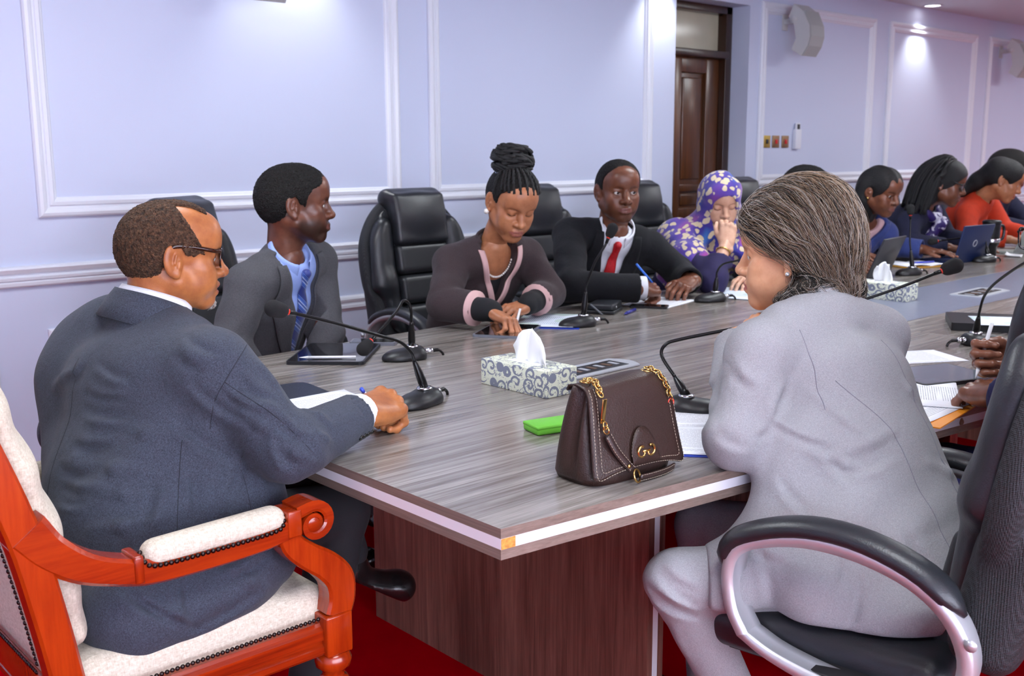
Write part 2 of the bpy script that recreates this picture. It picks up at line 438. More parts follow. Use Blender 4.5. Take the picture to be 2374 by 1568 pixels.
def emis(name, col, s):
    t = NT(name); t.set(col=(.9, .9, .9, 1), emit=lin(col), estr=s); return t.m
M_LAMP = emis('lamp_diffuser', 'ffffff', 6.0)
# ------------------------------------------------------------------ the room
WY, CZ, X0, X1, Y0 = 4.3, 2.51, -2.6, 12.4, -2.5
DL, DR, DT, DY = 5.292, 6.068, 2.325, 4.49
def structure(o): o['kind'] = 'structure'; return o
structure(B().box((X0-.1, Y0-.1, -.1), (X1+.1, WY+.4, 0)).build('floor', M_CARPET))
structure(B().box((X0-.1, Y0-.1, CZ), (X1+.1, WY+.4, CZ+.1)).build('ceiling', M_CEIL))
b = B(); b.box((X0-.1, WY, 0), (DL, WY+.34, CZ)); b.box((DR, WY, 0), (X1+.1, WY+.34, CZ)); b.box((DL, WY, DT), (DR, WY+.34, CZ))
structure(b.build('wall_back', M_WALL))
structure(B().box((X0-.1, Y0, 0), (X0, WY, CZ)).build('wall_left', M_WALL))
structure(B().box((X1, Y0, 0), (X1+.1, WY, CZ)).build('wall_right', M_WALL))
structure(B().box((X0-.1, Y0-.1, 0), (X1+.1, Y0, CZ)).build('wall_front', M_WALL))
b = B()
for i in range(5): b.box((-2.15+i*1.27, Y0, .35), (-2.1+i*1.27, Y0+.05, 2.34), .005)
for z in (.35, 2.3): b.box((-2.15, Y0, z), (2.98, Y0+.05, z+.04), .005)
structure(b.build('added_window_1', M_TRIM))  # made-up window frame, added out of view around the front fill
PROF = [(0, 0), (0, .013), (.007, .02), (.018, .023), (.030, .018), (.037, .011), (.043, .011), (.047, .017), (.060, .018), (.066, .010), (.074, .006), (.078, 0)]
def rect_frame(x0, x1, z0, z1):
    V = []; F = []
    for t, h in PROF:
        for x, z in ((x0+t, z0+t), (x1-t, z0+t), (x1-t, z1-t), (x0+t, z1-t)): V.append((x, WY-h, z))
    for i in range(len(PROF)-1):
        for k in range(4): F.append([i*4+k, i*4+(k+1) % 4, (i+1)*4+(k+1) % 4, (i+1)*4+k])
    return B().add(V, F)
FR = [(-.6, 1.2), (1.395, 3.15), (3.336, 5.07), (6.19, 7.70), (7.918, 9.45), (9.697, 11.2)]
n = 1
for x0, x1 in FR:
    structure(rect_frame(x0, x1, 1.128, 2.365).build('trim_%d' % n, M_TRIM)); n += 1
    structure(rect_frame(x0, x1, .17, .685).build('trim_%d' % n, M_TRIM)); n += 1
def rail(prof, spans, name, mat):
    b = B()
    for a, c in spans:
        V = [(x, WY-h, z) for x in (a, c) for z, h in prof]; m = len(prof)
        b.add(V, [[i, i+1, m+i+1, m+i] for i in range(m-1)]+[list(range(m))[::-1], [m+i for i in range(m)]])
    return structure(b.build(name, mat))
SP = [(X0, DL), (DR, X1)]
rail([(.862, 0), (.862, .014), (.868, .02), (.880, .022), (.886, .016), (.890, .024), (.900, .026), (.906, .013), (.913, .013), (.917, .022), (.933, .03), (.941, .026), (.945, .012), (.945, 0)], SP, 'trim_%d' % n, M_TRIM)
rail([(0, 0), (0, .02), (.09, .02), (.1, .012), (.11, 0)], SP, 'baseboard_back', M_TRIM)
# door with transom window, set back in its opening
d = structure(empty('door_1', ((DL+DR)/2, DY, 0)))
def dp(name, lo, hi, mat, par=d, bev=.004):
    o = B().box((lo[0]-(DL+DR)/2, lo[1]-DY, lo[2]), (hi[0]-(DL+DR)/2, hi[1]-DY, hi[2]), bev).build(name, mat, par); return o
dp('jamb', (6.0, DY-.05, 0), (DR-.002, DY+.1, DT), M_DARKW); dp('jamb', (DL-.02, DY-.05, 0), (DL+.05, DY+.1, DT), M_DARKW)
dp('head_rail', (DL, DY-.05, DT-.05), (DR-.005, DY+.1, DT), M_DARKW)
dp('transom_bar', (DL, DY-.065, 1.985), (6.02, DY+.08, 2.03), M_DARKW)
dp('transom_pane', (DL, DY+.02, 2.03), (6.0, DY+.03, DT-.05), M_GLASS, bev=0)
leaf = dp('door_leaf', (DL+.05, DY+.025, 0), (5.998, DY+.05, 1.985), M_DOOR)
for x0, x1 in ((5.345, 5.42), (5.53, 5.60), (5.86, 5.997)): dp('stile', (x0, DY, 0), (x1, DY+.03, 1.985), M_DOOR, leaf, .006)
for z0, z1 in ((1.885, 1.985), (1.10, 1.15), (.88, .99), (0, .2)): dp('rail', (5.42, DY+.001, z0), (5.86, DY+.03, z1), M_DOOR, leaf, .006)
for x0, x1, z0, z1 in ((5.63, 5.83, 1.18, 1.855), (5.63, 5.83, .23, .85), (5.63, 5.83, 1.005, 1.085)): dp('raised_panel', (x0, DY+.012, z0), (x1, DY+.03, z1), M_DOOR, leaf, .01)
# wall speakers on brackets
SPK = [(.30, 1.995), (.0, 0), ]
def speaker(x, label):
    o = empty('wall_speaker', (x, WY, 2.15), 0, label, 'speaker', 'curved speakers along the panelled wall')
    prof = [(-.13, .20), (-.205, .145), (-.255, .05), (-.262, -.02), (-.245, -.08), (-.20, -.145), (-.125, -.10), (-.155, -.03), (-.14, .06), (-.095, .12)]
    M = Matrix(((0, 0, 1, 0), (1, 0, 0, 0), (0, 1, 0, 0), (0, 0, 0, 1)))
    B().prism(prof, -.09, .09, M).build('housing', M_BEIGE, o)
    g = [(-.215, .15), (-.262, .052), (-.269, -.02), (-.252, -.083), (-.21, -.146), (-.2, -.145), (-.243, -.08), (-.260, -.02), (-.253, .05), (-.203, .145)]
    B().prism(g, -.083, .083, M).build('grille', M_GRILLE, o)
    b = B(); b.box((-.03, -.012, .04), (.03, 0, .15), .004); b.box((-.022, -.13, .08), (.022, -.008, .115), .004); b.build('bracket', M_BEIGE, o)
    B().lathe([(.022, -.1), (.026, -.096), (.026, .096), (.022, .1)], 20, Matrix.Translation((0, -.135, .098)) @ Matrix.Rotation(math.pi/2, 4, 'Y')).build('pivot', M_BEIGE, o)
for x, l in ((2.33, 'pale curved wall speaker at the top edge above the young man in grey suit'), (6.47, 'pale curved wall speaker right of the wooden door'), (9.95, 'pale curved wall speaker at the far right end of the wall')): speaker(x, l)
# switches and the small remote holder
for x0, x1, m, rk, l in ((6.266, 6.344, M_BRASS, M_BLACKP, 'brass switch plate with a black rocker, nearest the door'), (6.376, 6.456, M_COPPER, M_RED, 'bronze switch plate with red rocker, middle of three'), (6.492, 6.574, M_COPPER, M_RED, 'bronze switch plate with red rocker, beside the white remote holder')):
    o = empty('wall_switch', ((x0+x1)/2, WY, 1.432), 0, l, 'switch', 'switch plates right of the door')
    B().box((-.04, -.009, -.042), (.04, 0, .042), .003).build('plate', m, o); B().box((-.012, -.014, -.015), (.012, -.008, .015), .002).build('rocker', rk, o)
o = empty('remote_control', (6.665, WY, 1.47), 0, 'slim white remote control in a holder on the wall', 'remote control')
B().box((-.035, -.03, -.09), (.035, 0, .05), .004).build('holder', M_TRIM, o); B().box((-.026, -.024, -.08), (.026, -.008, .095), .006).build('handset', M_TRIM, o)
B().box((-.016, -.027, .035), (.016, -.022, .085), .001).build('screen', M_BLACKP, o)
# ceiling downlights, then housings for the added fill panels
def downlight(x, y, label):
    o = empty('downlight', (x, y, CZ), 0, label, 'ceiling light', 'round downlights along the panelled wall')
    B().lathe([(.062, .0), (.075, -.002), (.078, -.006), (.066, -.008), (.060, -.003)], 28).build('rim', M_TRIM, o)
    B().lathe([(.0, -.001), (.060, -.002), (.060, -.0035), (.0, -.004)], 24).build('lamp', M_LAMP, o)
    l = bpy.data.lights.new('downlight_beam', 'SPOT'); l.energy = 26; l.spot_size = math.radians(95); l.spot_blend = .8; l.shadow_soft_size = .05; l.color = (.95, .98, 1)
    q = bpy.data.objects.new('downlight_beam', l); COL.objects.link(q); q.parent = o; q.location = (0, 0, -.03)
downlight(8.365, 4.18, 'round recessed downlight glowing at the far right of the ceiling')
downlight(5.12, 4.18, 'round recessed downlight in the ceiling left of the door'); downlight(2.55, 4.18, 'round recessed downlight in the ceiling above the young man')
PL = ['the floor left of the camera', 'the carved armchair', 'the near side of the middle of the table', 'the far side of the middle of the table', 'the near side of the far table end', 'the far side of the far table end', 'the near floor beyond the table', 'the far floor beyond the table']
for i, (x, y) in enumerate(PANELS):
    o = empty('fill_panel', (x, y, CZ), 0, 'added unseen fill light panel above '+PL[i], 'ceiling light', 'added fill light panels')
    B().box((-.6, -.3, -.012), (.6, .3, 0), .003).build('housing', M_TRIM, o)
# ------------------------------------------------------------------ the table
def yn(x): return 1.259-.117*(x-1.115)
def yf(x): return 2.871+.068*(x-1.116)
TZ = .75; XA, XS, XE = 1.115, 3.478, 7.3
def table_part(name, label, poly, ped):
    t = empty(name, (poly[0][0], poly[0][1], 0), 0, label, 'table'); ox, oy = poly[0]
    L = [(x-ox, y-oy) for x, y in poly]
    for nm, z0, z1, m in (('table_top', TZ-.018, TZ, None), ('white_core_band', TZ-.0375, TZ-.018, M_WHITE), ('lower_board', TZ-.056, TZ-.0375, None)):
        o = B().prism(L, z0, z1).build(nm, m or M_TOP, t)
        if m is None:
            me = o.data; me.materials.append(M_EDGE); me.materials.append(M_EDGEY)
            for p in me.polygons:
                if abs(p.normal.z) < .5: p.material_index = 2 if abs(p.normal.x) > .7 else 1
    for (x, y0, y1) in ped:
        p = empty_part('pedestal', (x-ox, 0, 0), t)
        B().box((0, y0-oy, 0), (.018, y1-oy, TZ-.056)).build('front_board', M_PED, p)
        B().box((.018, y0-oy+.001, 0), (.037, y1-oy-.001, TZ-.056)).build('white_core', M_WHITE, p)
        B().box((.037, y0-oy, 0), (.055, y1-oy, TZ-.056)).build('back_board', M_PED, p)
    return t
def empty_part(name, loc, parent):
    o = bpy.data.objects.new(name, None); COL.objects.link(o); o.location = loc; o.parent = parent; o.empty_display_size = .03; return o
g = .0012
T1 = table_part('conference_table', 'grey oak conference table end section with white edge band and chipped corner', [(XA, yn(XA)), (XS-g, yn(XS)), (XS-g, yf(XS)), (XA, yf(XA))], [(1.68, 1.408, 2.465)])
B().box((1.735-XA, 1.9-yn(XA), .40), (XS-.1-XA, 1.918-yn(XA), TZ-.056)).build('modesty_board', M_PED, T1)
B().box((3.2-XA, 1.45-yn(XA), .0), (3.255-XA, 2.45-yn(XA), TZ-.056)).build('rear_panel', M_PED, T1)
M = frame((1, -.117, 0)); b = B(); b.box((.0005, -.0012, TZ-.0372), (.03, .02, TZ-.0183), 0, M); b.build('exposed_chipboard', M_CHIP, T1)
T2 = table_part('conference_table', 'grey oak conference table middle section with grey inlay strip beyond the seam', [(XS+g, yn(XS)), (XE, yn(XS)), (XE, yf(XS)), (XS+g, yf(XS))], [(4.9, 1.45, 2.45), (6.7, 1.45, 2.45)])
B().box((.0, 1.845-yn(XS), TZ-.002), (XE-XS, 2.275-yn(XS), TZ+.0012)).build('inlay_strip', M_STRIP, T2)
def power_box(x, y, rz, sx, sy, label):
    o = empty('power_box', (x, y, TZ), rz, label, 'power outlet')
    V = []; n = 6
    pts = [(-sx, -sy), (sx*.82, -sy), (sx*.95, -sy*.5), (sx, 0), (sx*.95, sy*.5), (sx*.82, sy), (-sx, sy)]
    B().prism(pts, 0.0012, .005).build('lid_frame', M_ALU, o)
    B().box((-sx*.86, -sy*.62, .004), (sx*.68, sy*.62, .0062), .001).build('socket_panel', M_BLACKP, o)
    for i in range(7):
        u = -sx*.75+i*sx*.21; b = B(); b.box((u-.007, -sy*.3, .006), (u+.007, sy*.3, .0072)); b.build('socket', M_COPPER if i % 2 else M_ALU, o)
power_box(2.19, 2.05, math.radians(2), .155, .062, 'silver flip-up power socket box behind the near tissue box')
power_box(4.62, 2.0, math.radians(2), .17, .07, 'silver power socket box set in the grey inlay strip')
# ------------------------------------------------------------------ people: heads, hands, bodies
def rotm(yaw, pitch=0, roll=0):
    """columns fwd, left, up; degrees; pitch>0 looks down, roll>0 tips to its own right"""
    y, p, r = (math.radians(a) for a in (yaw, pitch, roll))
    Rz = np.array([[math.cos(y), -math.sin(y), 0], [math.sin(y), math.cos(y), 0], [0, 0, 1]])
    Ry = np.array([[math.cos(p), 0, math.sin(p)], [0, 1, 0], [-math.sin(p), 0, math.cos(p)]])
    Rx = np.array([[1, 0, 0], [0, math.cos(r), -math.sin(r)], [0, math.sin(r), math.cos(r)]])
    return Rz @ Ry @ Rx
def seg_d(P, a, b):
    a, b = A3(a), A3(b); ba = b-a; t = np.clip(((P-a) @ ba)/(ba @ ba), 0, 1); return np.linalg.norm(P-a-t[:, None]*ba, axis=1)
def sm(x, a, b): t = np.clip((x-a)/(b-a), 0, 1); return t*t*(3-2*t)
def skull(s, g, e=0.0):
    """cranium only; e inflates"""
    s.el((-.014, 0, .034), (.099*g.get('len', 1)+e, .0765*g.get('wid', 1)+e, .083+e), k=.02)
    s.el((-.045, 0, .005), (.066+e, .068*g.get('wid', 1)+e, .066+e), k=.03)
    s.el((.026, 0, .045), (.064+e, .066*g.get('wid', 1)+e, .062+e), k=.03)
    return s
def head_sdf(g, neck):
    """local frame: +x face, +y left, +z up, origin between the ears. g: feature sizes"""
    s = S(); W = g.get('wid', 1); J = g.get('jaw', 1); N = g.get('nose', 1); L = g.get('lips', 1); fat = g.get('fat', 0)
    skull(s, g)
    s.el((.034, 0, -.026), (.056, .058*W+fat*.5, .078), k=.03)                       # face mass
    s.el((.012, 0, -.055), (.06, .053*W*J+fat, .047), k=.03)                         # jaw mass
    for q in (-1, 1):
        s.rc((-.002, q*.054*W*J, -.052), (.066, q*.017, -.098), .02+fat*.5, .015, k=.025)     # jaw line
        s.el((.056, q*.042*W, -.022), (.024, .022, .018), k=.022)                    # cheekbone
        s.el((.062, q*.036, -.052), (.022+fat, .02+fat, .024), k=.025)               # cheek
        s.rc((.082, q*.014, .023), (.066, q*.046, .021), .0085, .008, k=.016)        # brow ridge
    s.el((.074, 0, -.096), (.02, .022, .018), k=.02)                                 # chin
    s.el((.074, 0, -.062), (.023, .031, .026), k=.02)                                # muzzle
    s.el((.07, 0, .05), (.03, .05, .04), k=.03)                                      # forehead
    for q in (-1, 1): s.el((.092, q*.032, .003), (.016, .020, .0135), k=.016, op='s')  # sockets
    n1 = .1105+.010*(N-1)
    s.chain([(.085, 0, .018), (.097, 0, -.008), (n1, 0, -.030)], [.0075, .0085*(.6+.4*N), .0115*N], k=.012)
    for q in (-1, 1): s.el((n1-.013, q*.0135*N, -.034), (.0115, .0078*N, .0082), k=.008)
    s.rc((n1-.006, 0, -.037), (.094, 0, -.044), .006, .005, k=.008)
    for q in (-1, 1): s.el((n1-.007, q*.0075*N, -.0425), (.0055, .0038, .005), k=.003, op='s')
    op_ = g.get('open', 0)
    for z, r, x, dz in ((-.0600, .0056, .0995, .0), (-.0725-op_, .0063, .0985-op_*.4, .0)):
        s.chain([(.081, -.027, -.066-op_*.4), (x-.004, -.013, z-.0005), (x, 0, z), (x-.004, .013, z-.0005), (.081, .027, -.066-op_*.4)], [.0035, r*L, r*1.1*L, r*L, .0035], k=.005)
    s.chain([(.080, -.026, -.0665-op_*.4), (.098, -.010, -.0662-op_*.5), (.1035, 0, -.0662-op_*.5), (.098, .010, -.0662-op_*.5), (.080, .026, -.0665-op_*.4)], [.0006, .0009+op_*.5, .0010+op_*.6, .0009+op_*.5, .0006], k=.003, op='s')
    eo = g.get('eyes', .5)                                                             # lids: 0 shut .. 1 open
    for q in (-1, 1):
        c = A3((.0735, q*.032, .002)); s.el(c, (.0140, .0165, .0128), k=.006); s.rc((.0855, q*.020, .0105), (.079, q*.044, .0095), .0045, .0045, k=.006)
        if eo > .2:
            h = .0056*eo; z0 = .0015-(1-eo)*.004
            s.el((.0885, q*.0328, z0), (.012, .0140, h), k=.002, op='s')
    for q in (-1, 1):                                                                  # ears
        a = math.radians(24); R = np.array([[math.cos(a), -q*math.sin(a), .18], [q*math.sin(a), math.cos(a), 0], [-.18, 0, 1]]); R = np.array([unit(r) for r in R])
        e = A3((-.014, q*(.0765*W+.003), -.006)); E = g.get('ear', 1)
        s.el(e, (.021*E, .0075, .033*E), k=.006, R=R)
        s.el(e+(.005, q*.0085, .003), (.0125*E, .0075, .022*E), k=.003, op='s', R=R)
        s.rc(e+(.003, q*.004, -.004), e+(.006, q*.005, .014), .0035, .003, k=.004)
        s.rc(e+(.012, q*.002, -.012), e+(.013, q*.002, -.002), .004, .004, k=.005)
        s.el(e+(.009, q*.001, -.027), (.008, .005, .009), k=.006)
    nr = g.get('neck', .050); nk = A3(neck); top = A3((-.028, 0, -.045)); bt = nk
    mid = top*.5+bt*.5
    s.ec(top, bt, (nr*.94, nr*1.0), (nr*1.1, nr*1.0), (0, 1, 0), k=.022)
    s.rc((.036, 0, -.082), mid+A3((.01, 0, 0)), .016+fat, nr*.72, k=.026)
    for q in (-1, 1): s.rc((-.03, q*.05, -.045), bt+A3((.035, -q*.03, -.0)), .009, .008, k=.025)
    return s
def head_mask(P, g):
    op_ = g.get('open', 0); P2 = P*A3((.25, 1, 1)); f_ = A3((.25, 1, 1)); fr = (P[:, 0] > .055)
    up = [(.082, -.024, -.066), (.0955, -.012, -.0612), (.1, 0, -.0605), (.0955, .012, -.0612), (.082, .024, -.066)]
    lo = [(.082, -.024, -.066), (.0945, -.012, -.0715-op_), (.0985, 0, -.0725-op_), (.0945, .012, -.0715-op_), (.082, .024, -.066)]
    d = np.min([seg_d(P2, A3(c[i])*f_, A3(c[i+1])*f_) for c in (up, lo) for i in range(4)], 0)
    m = np.zeros((len(P), 3)); m[:, 0] = (1-sm(d, .0035, .0065))*fr
    b = g.get('brow', .85); bd = np.min([seg_d(P2, A3((.088, q*.013, .0175))*f_, A3((.080, q*.034, .0245))*f_) for q in (-1, 1)]+[seg_d(P2, A3((.080, q*.034, .0245))*f_, A3((.064, q*.051, .018))*f_) for q in (-1, 1)], 0)
    m[:, 1] = b*(1-sm(bd, .0012, .0046))*fr
    br = g.get('beard', 0)
    if br:
        z = P[:, 2]; x = P[:, 0]; f = (1-sm(z, -.058, -.03))*sm(z, -.135, -.10)*sm(x, -.012, .018)
        mo = np.exp(-((z+.048)/.016)**2-((np.abs(P[:, 1])-.036)/.016)**2)*sm(x, .03, .055)
        m[:, 1] = np.maximum(m[:, 1], br*np.clip(f*sm(d, .003, .009)*(1-.85*mo), 0, 1))
    e = g.get('eyes', .5)
    if e <= .2:
        ll = [[A3((.085, q*.019, -.0045))*f_, A3((.088, q*.033, -.0075))*f_, A3((.08, q*.046, -.003))*f_] for q in (-1, 1)]
        l_ = np.min([seg_d(P2, c[i], c[i+1]) for c in ll for i in (0, 1)], 0); m[:, 1] = np.maximum(m[:, 1], .9*(1-sm(l_, .0008, .0028))*fr); return m
    for q in (-1, 1):
        dd = np.abs(np.linalg.norm((P-A3((.0885, q*.0328, .0015-(1-e)*.004)))/A3((.03, .0148, .0064*max(e, .1))), axis=1)-1)
        m[:, 1] = np.maximum(m[:, 1], g.get('lash', .8)*(1-sm(dd, .06, .24))*(P[:, 0] > .068)*(P[:, 2] > -.006))
    return m
HAIRLINE = [(-.13, -.056), (-.07, -.058), (-.035, -.045), (-.022, .015), (-.004, .030), (.010, .004), (.026, -.004), (.034, .03), (.05, .052), (.075, .064), (.12, .074)]
def hair_sdf(g, t=.007, line=HAIRLINE, extra=None, wob=.0025):
    s = S(); skull(s, g, t); xs, zs = zip(*line)
    def cut(x, y, z, d):
        zb = np.interp(x, xs, zs)+wob*np.sin(x*260)*np.sin(y*310+1); q = (zb-z)*.75
        if extra: q = np.maximum(q, extra(x, y, z))
        return np.maximum(d, q)
    return s.fn(cut)
EYE = {}
def eyeball(parent, M, c, r=.0128, dark=True, aim=(1, 0, 0)):
    if 'm' not in EYE:
        EYE['w'] = plain('eye_white', 'd9d2cc', .15, spec=.6); EYE['i'] = plain('iris', '1d0f08', .08, spec=.7)
    b = B(); b.lathe([(.0001, -r)]+[(r*math.sin(a), -r*math.cos(a)) for a in np.linspace(.15, math.pi-.12, 14)]+[(.0001, r)], 18)
    F = frame(aim, (0, 0, 1), c); Mz = F @ Matrix.Rotation(math.pi/2, 4, 'Y')
    b.v = [tuple(Mz @ Vector(p)) for p in b.v]
    o = b.build('eye', None, parent); me = o.data; me.materials.append(EYE['w']); me.materials.append(EYE['i'])
    ax = Vector(aim).normalized()
    for p in me.polygons:
        if (p.center-Vector(c)).normalized().dot(ax) > .80: p.material_index = 1
    me.transform(M); return o
def to4(R, loc, sc=1): M = np.eye(4); M[:3, :3] = R*sc; M[:3, 3] = loc; return Matrix(M.tolist())
# ---- hands
FING = [((.090, .027, .001), (.043, .026, .020)), ((.094, .006, .003), (.047, .030, .021)), ((.088, -.015, .001), (.043, .028, .021)), ((.078, -.034, -.003), (.034, .021, .019))]
def hand_sdf(curl, spread=(.10, .02, -.05, -.13), thumb=None, right=True, arm=.028, armr=.033, rs=1.0):
    """wrist at origin, +x fingers, +z back of the hand, thumb side +y (right hand). curl: 4 x (mcp, pip, dip) degrees.
    thumb: list of 4 points. Returns S and list of fingertip/nail data"""
    s = S(); nails = []
    s.ec((-arm, 0, 0), (.005, 0, 0), (armr*1.1, armr*.95), (.029*rs, .020*rs), (0, 1, 0), k=.02, cap=.02)
    for i, (kn, ln) in enumerate(FING):
        kn = A3(kn); w0 = A3((.008, kn[1]*.62, 0))
        s.rc(w0, kn-(.006, 0, .003), .0165*rs, .0118*rs, k=.014)
        p = kn.copy(); a = 0; sp = spread[i]; r = [.0104, .0092, .0082, .0068] if i < 3 else [.0090, .0080, .0072, .006]
        s.el(kn+(-.002, 0, .002), (.0125*rs, .0105*rs, .0105*rs), k=.006)
        for j in range(3):
            a += math.radians(curl[i][j]); d = A3((math.cos(a)*math.cos(sp), math.cos(a)*math.sin(sp), -math.sin(a)))
            q = p+d*ln[j]; s.rc(p, q, r[j]*rs, r[j+1]*rs, k=.004); s.el(q if j < 2 else q, (r[j+1]*1.06*rs,)*3, k=.003)
            if j == 2: up = A3((math.sin(a), 0, math.cos(a))); nails.append((q-d*.004+up*r[3]*.75, .0062))
            p = q
    s.el((.045, -.02, -.012), (.034, .017, .013), k=.015)          # heel of the hand
    th = thumb or [(.018, .022, -.008), (.05, .045, -.016), (.076, .052, -.022), (.1, .05, -.026)]
    rr = [.017, .0128, .0108, .0082]
    for j in range(3): s.rc(th[j], th[j+1], rr[j]*rs, rr[j+1]*rs, k=.012 if j == 0 else .005)
    nails.append((A3(th[3])+(0, .004, .004), .0065))
    if not right:
        t = S(); t.ops = [(op, (lambda f: (lambda x, y, z: f(x, -y, z)))(f), A3((lo[0], -hi[1], lo[2])), A3((hi[0], -lo[1], hi[2])), k) for op, f, lo, hi, k in s.ops]
        nails = [((n[0], -n[1], n[2]), r) for n, r in nails]; s = t
    return s, nails
FIST = [(62, 88, 45), (66, 92, 50), (70, 92, 50), (72, 88, 50)]
RELAX = [(22, 34, 20), (26, 38, 24), (30, 40, 26), (34, 40, 28)]
FLAT = [(8, 10, 6), (8, 10, 6), (9, 12, 8), (12, 14, 8)]
def hand_mesh(wrist, fdir, back, curl, right=True, h=.0022, sc=1.0, **kw):
    s, nails = hand_sdf(curl, right=right, **kw); V, Q = s.net(h)
    m = np.zeros((len(V), 3))
    for c, r in nails: m[:, 2] = np.maximum(m[:, 2], .75*(1-sm(np.linalg.norm(V-A3(c), axis=1), r*.7, r*1.1)))
    m[:, 2] = np.maximum(m[:, 2], .45*sm(-V[:, 2], .004, .018)*(V[:, 0] > .0))
    x = unit(fdir); z = A3(back); z = unit(z-x*(z @ x)); y = np.cross(z, x); R = np.stack([x, y, z], 1)
    W = V*sc @ R.T+A3(wrist)
    return W, Q, m
def local_pt(wrist, fdir, back, p):
    x = unit(fdir); z = A3(back); z = unit(z-x*(z @ x)); y = np.cross(z, x); return A3(wrist)+np.stack([x, y, z], 1) @ A3(p)
# ---- body joints
def joints(neck, face, lean=12, shw=.19, trunk=.47, side=0, pel=None):
    f = A3((math.cos(math.radians(face)), math.sin(math.radians(face)), 0)); l = A3((-f[1], f[0], 0)); a = math.radians(lean); u = A3((0, 0, 1))*math.cos(a)+f*math.sin(a)
    u = unit(u+l*math.sin(math.radians(side))); n = A3(neck)
    if pel is not None: u = unit(n-A3(pel)); trunk = np.linalg.norm(n-A3(pel))
    fw = unit(f-u*(f @ u))
    J = dict(neck=n, fwd=fw, flat=f, left=unit(np.cross(u, fw)), up=u, pel=n-u*trunk, chest=n-u*.17, waist=n-u*.34)
    J['shL'] = n-u*.065+J['left']*shw; J['shR'] = n-u*.065-J['left']*shw
    p = J['pel']; z = max(p[2], .5)
    for q, nm in ((1, 'L'), (-1, 'R')):
        J['hip'+nm] = p+l*q*.09; J['kn'+nm] = A3((p[0], p[1], z-.01))+f*.43+l*q*.12; J['an'+nm] = A3((*(p+f*.45+l*q*.13)[:2], .09))
        J['toe'+nm] = A3((*(p+f*.62+l*q*.14)[:2], .035))
    return J
def body_sdf(J, e, w=(.165, .15, .175), d=(.115, .105, .115), arm=(.062, .052, .040), belly=0, legs=False, arms='LR', k=.035, sleeve=1.0, sh=.066):
    """torso and arms as cloth at offset e. w/d: half widths and depths at hip, waist, chest"""
    s = S(); lf = J['left']
    s.ec(J['pel'], J['waist'], (w[0]+e, d[0]+e), (w[1]+e, d[1]+e+belly*.5), lf, k=k)
    s.ec(J['waist'], J['chest'], (w[1]+e, d[1]+e), (w[2]+e, d[2]+e), lf, k=.05)
    if belly: s.el(J['waist']+J['fwd']*belly-J['up']*.02, (w[1]*.9, w[1]*.8, .15), k=.06)
    mid = J['neck']-J['up']*.065
    for q in 'LR': s.ec(mid, J['sh'+q], (sh+.012+e, sh+.004+e), (sh+e, sh*.93+e), J['fwd'], k=.03)
    for q in 'LR': s.rc(J['neck']-J['up']*.042, J['sh'+q]*.55+J['neck']*.45-J['up']*.004, .055+e, .05+e, k=.05)
    for q in arms:
        a, b, c = J['sh'+q], J['el'+q], J['wr'+q]; c2 = b+(c-b)*sleeve
        s.rc(a, b, arm[0]+e, arm[1]+e, k=.025); s.rc(b, c2, arm[1]+e, (arm[2] if sleeve >= .99 else arm[1]*.9)+e, k=.02)
    return s
def crease(s, p, axis, amp=.005, freq=60, rad=.11, ph=0):
    """gathered folds round a bend"""
    p, ax = A3(p), unit(axis); pv = unit(np.cross(ax, (.3, .5, .8))); pw = np.cross(ax, pv)
    def f(x, y, z, d):
        px, py, pz = x-p[0], y-p[1], z-p[2]; t = px*ax[0]+py*ax[1]+pz*ax[2]; r2 = px*px+py*py+pz*pz
        u = px*pv[0]+py*pv[1]+pz*pv[2]; v = px*pw[0]+py*pw[1]+pz*pw[2]
        return d+amp*np.exp(-r2/rad**2)*np.sin(t*freq+ph+22*u+1.5*np.sin(30*v+ph))
    return s.fn(f, p-rad*2, p+rad*2)
def drape(s, amp=.003, fz=9, fx=26, ph=0):
    """long soft undulation of hanging cloth"""
    return s.fn(lambda x, y, z, d: d+amp*np.sin(fx*x+7*np.sin(5*z+ph)+ph)*np.sin(fx*.8*y+fz*z+ph*1.7))
def ridge(s, a, b, r=.012, h=.006, D=None, k=.009, op='u'):
    h = h*1.35; r = r*.85
    """a fold raised between two points lying near the surface; D the way it faces"""
    P = np.array([A3(a), A3(a)*.5+A3(b)*.5, A3(b)]); P = s.hit(P, unit(D), .12); N = s.normal(P)
    if op == 'u': P = P-N*(r-h)
    else: P = P+N*(r-h)
    s.chain(list(P), [r*.7, r, r*.5], k=k, op=op)
def pleats(s, L, amp=.007, wd=.011, ext=1.25, dep=.22):
    """crisp cloth folds: each a ridge with a valley beside it along the line a-b, lying on the outer side of the body"""
    for i, t in enumerate(L):
        a, b = A3(t[:3]), A3(t[3:]); m = (a+b)/2; a, b = m+(a-m)*ext, m+(b-m)*ext; D = unit(m-A3((0, 0, 1.38))); ba = b-a; L2 = ba @ ba; n = unit(np.cross(ba, D)); sg = 1 if i % 2 else -1; w_ = wd*(.8+.5*((i*7) % 5)/5)
        def f(x, y, z, d, a=a, ba=ba, L2=L2, n=n, D=D, sg=sg, w_=w_):
            px, py, pz = x-a[0], y-a[1], z-a[2]; t = (px*ba[0]+py*ba[1]+pz*ba[2])/L2; k = px*D[0]+py*D[1]+pz*D[2]
            q = (px*n[0]+py*n[1]+pz*n[2]+.006*np.sin(4*t))/w_; e = np.clip(t, 0, 1); e = np.maximum(np.sin(math.pi*e), 0)**.8*(np.abs(k) < dep)
            return d+amp*1.8*sg*q*np.exp(-q*q)*e
        s.fn(f, np.minimum(a, b)-dep*1.1, np.maximum(a, b)+dep*1.1)
    return s
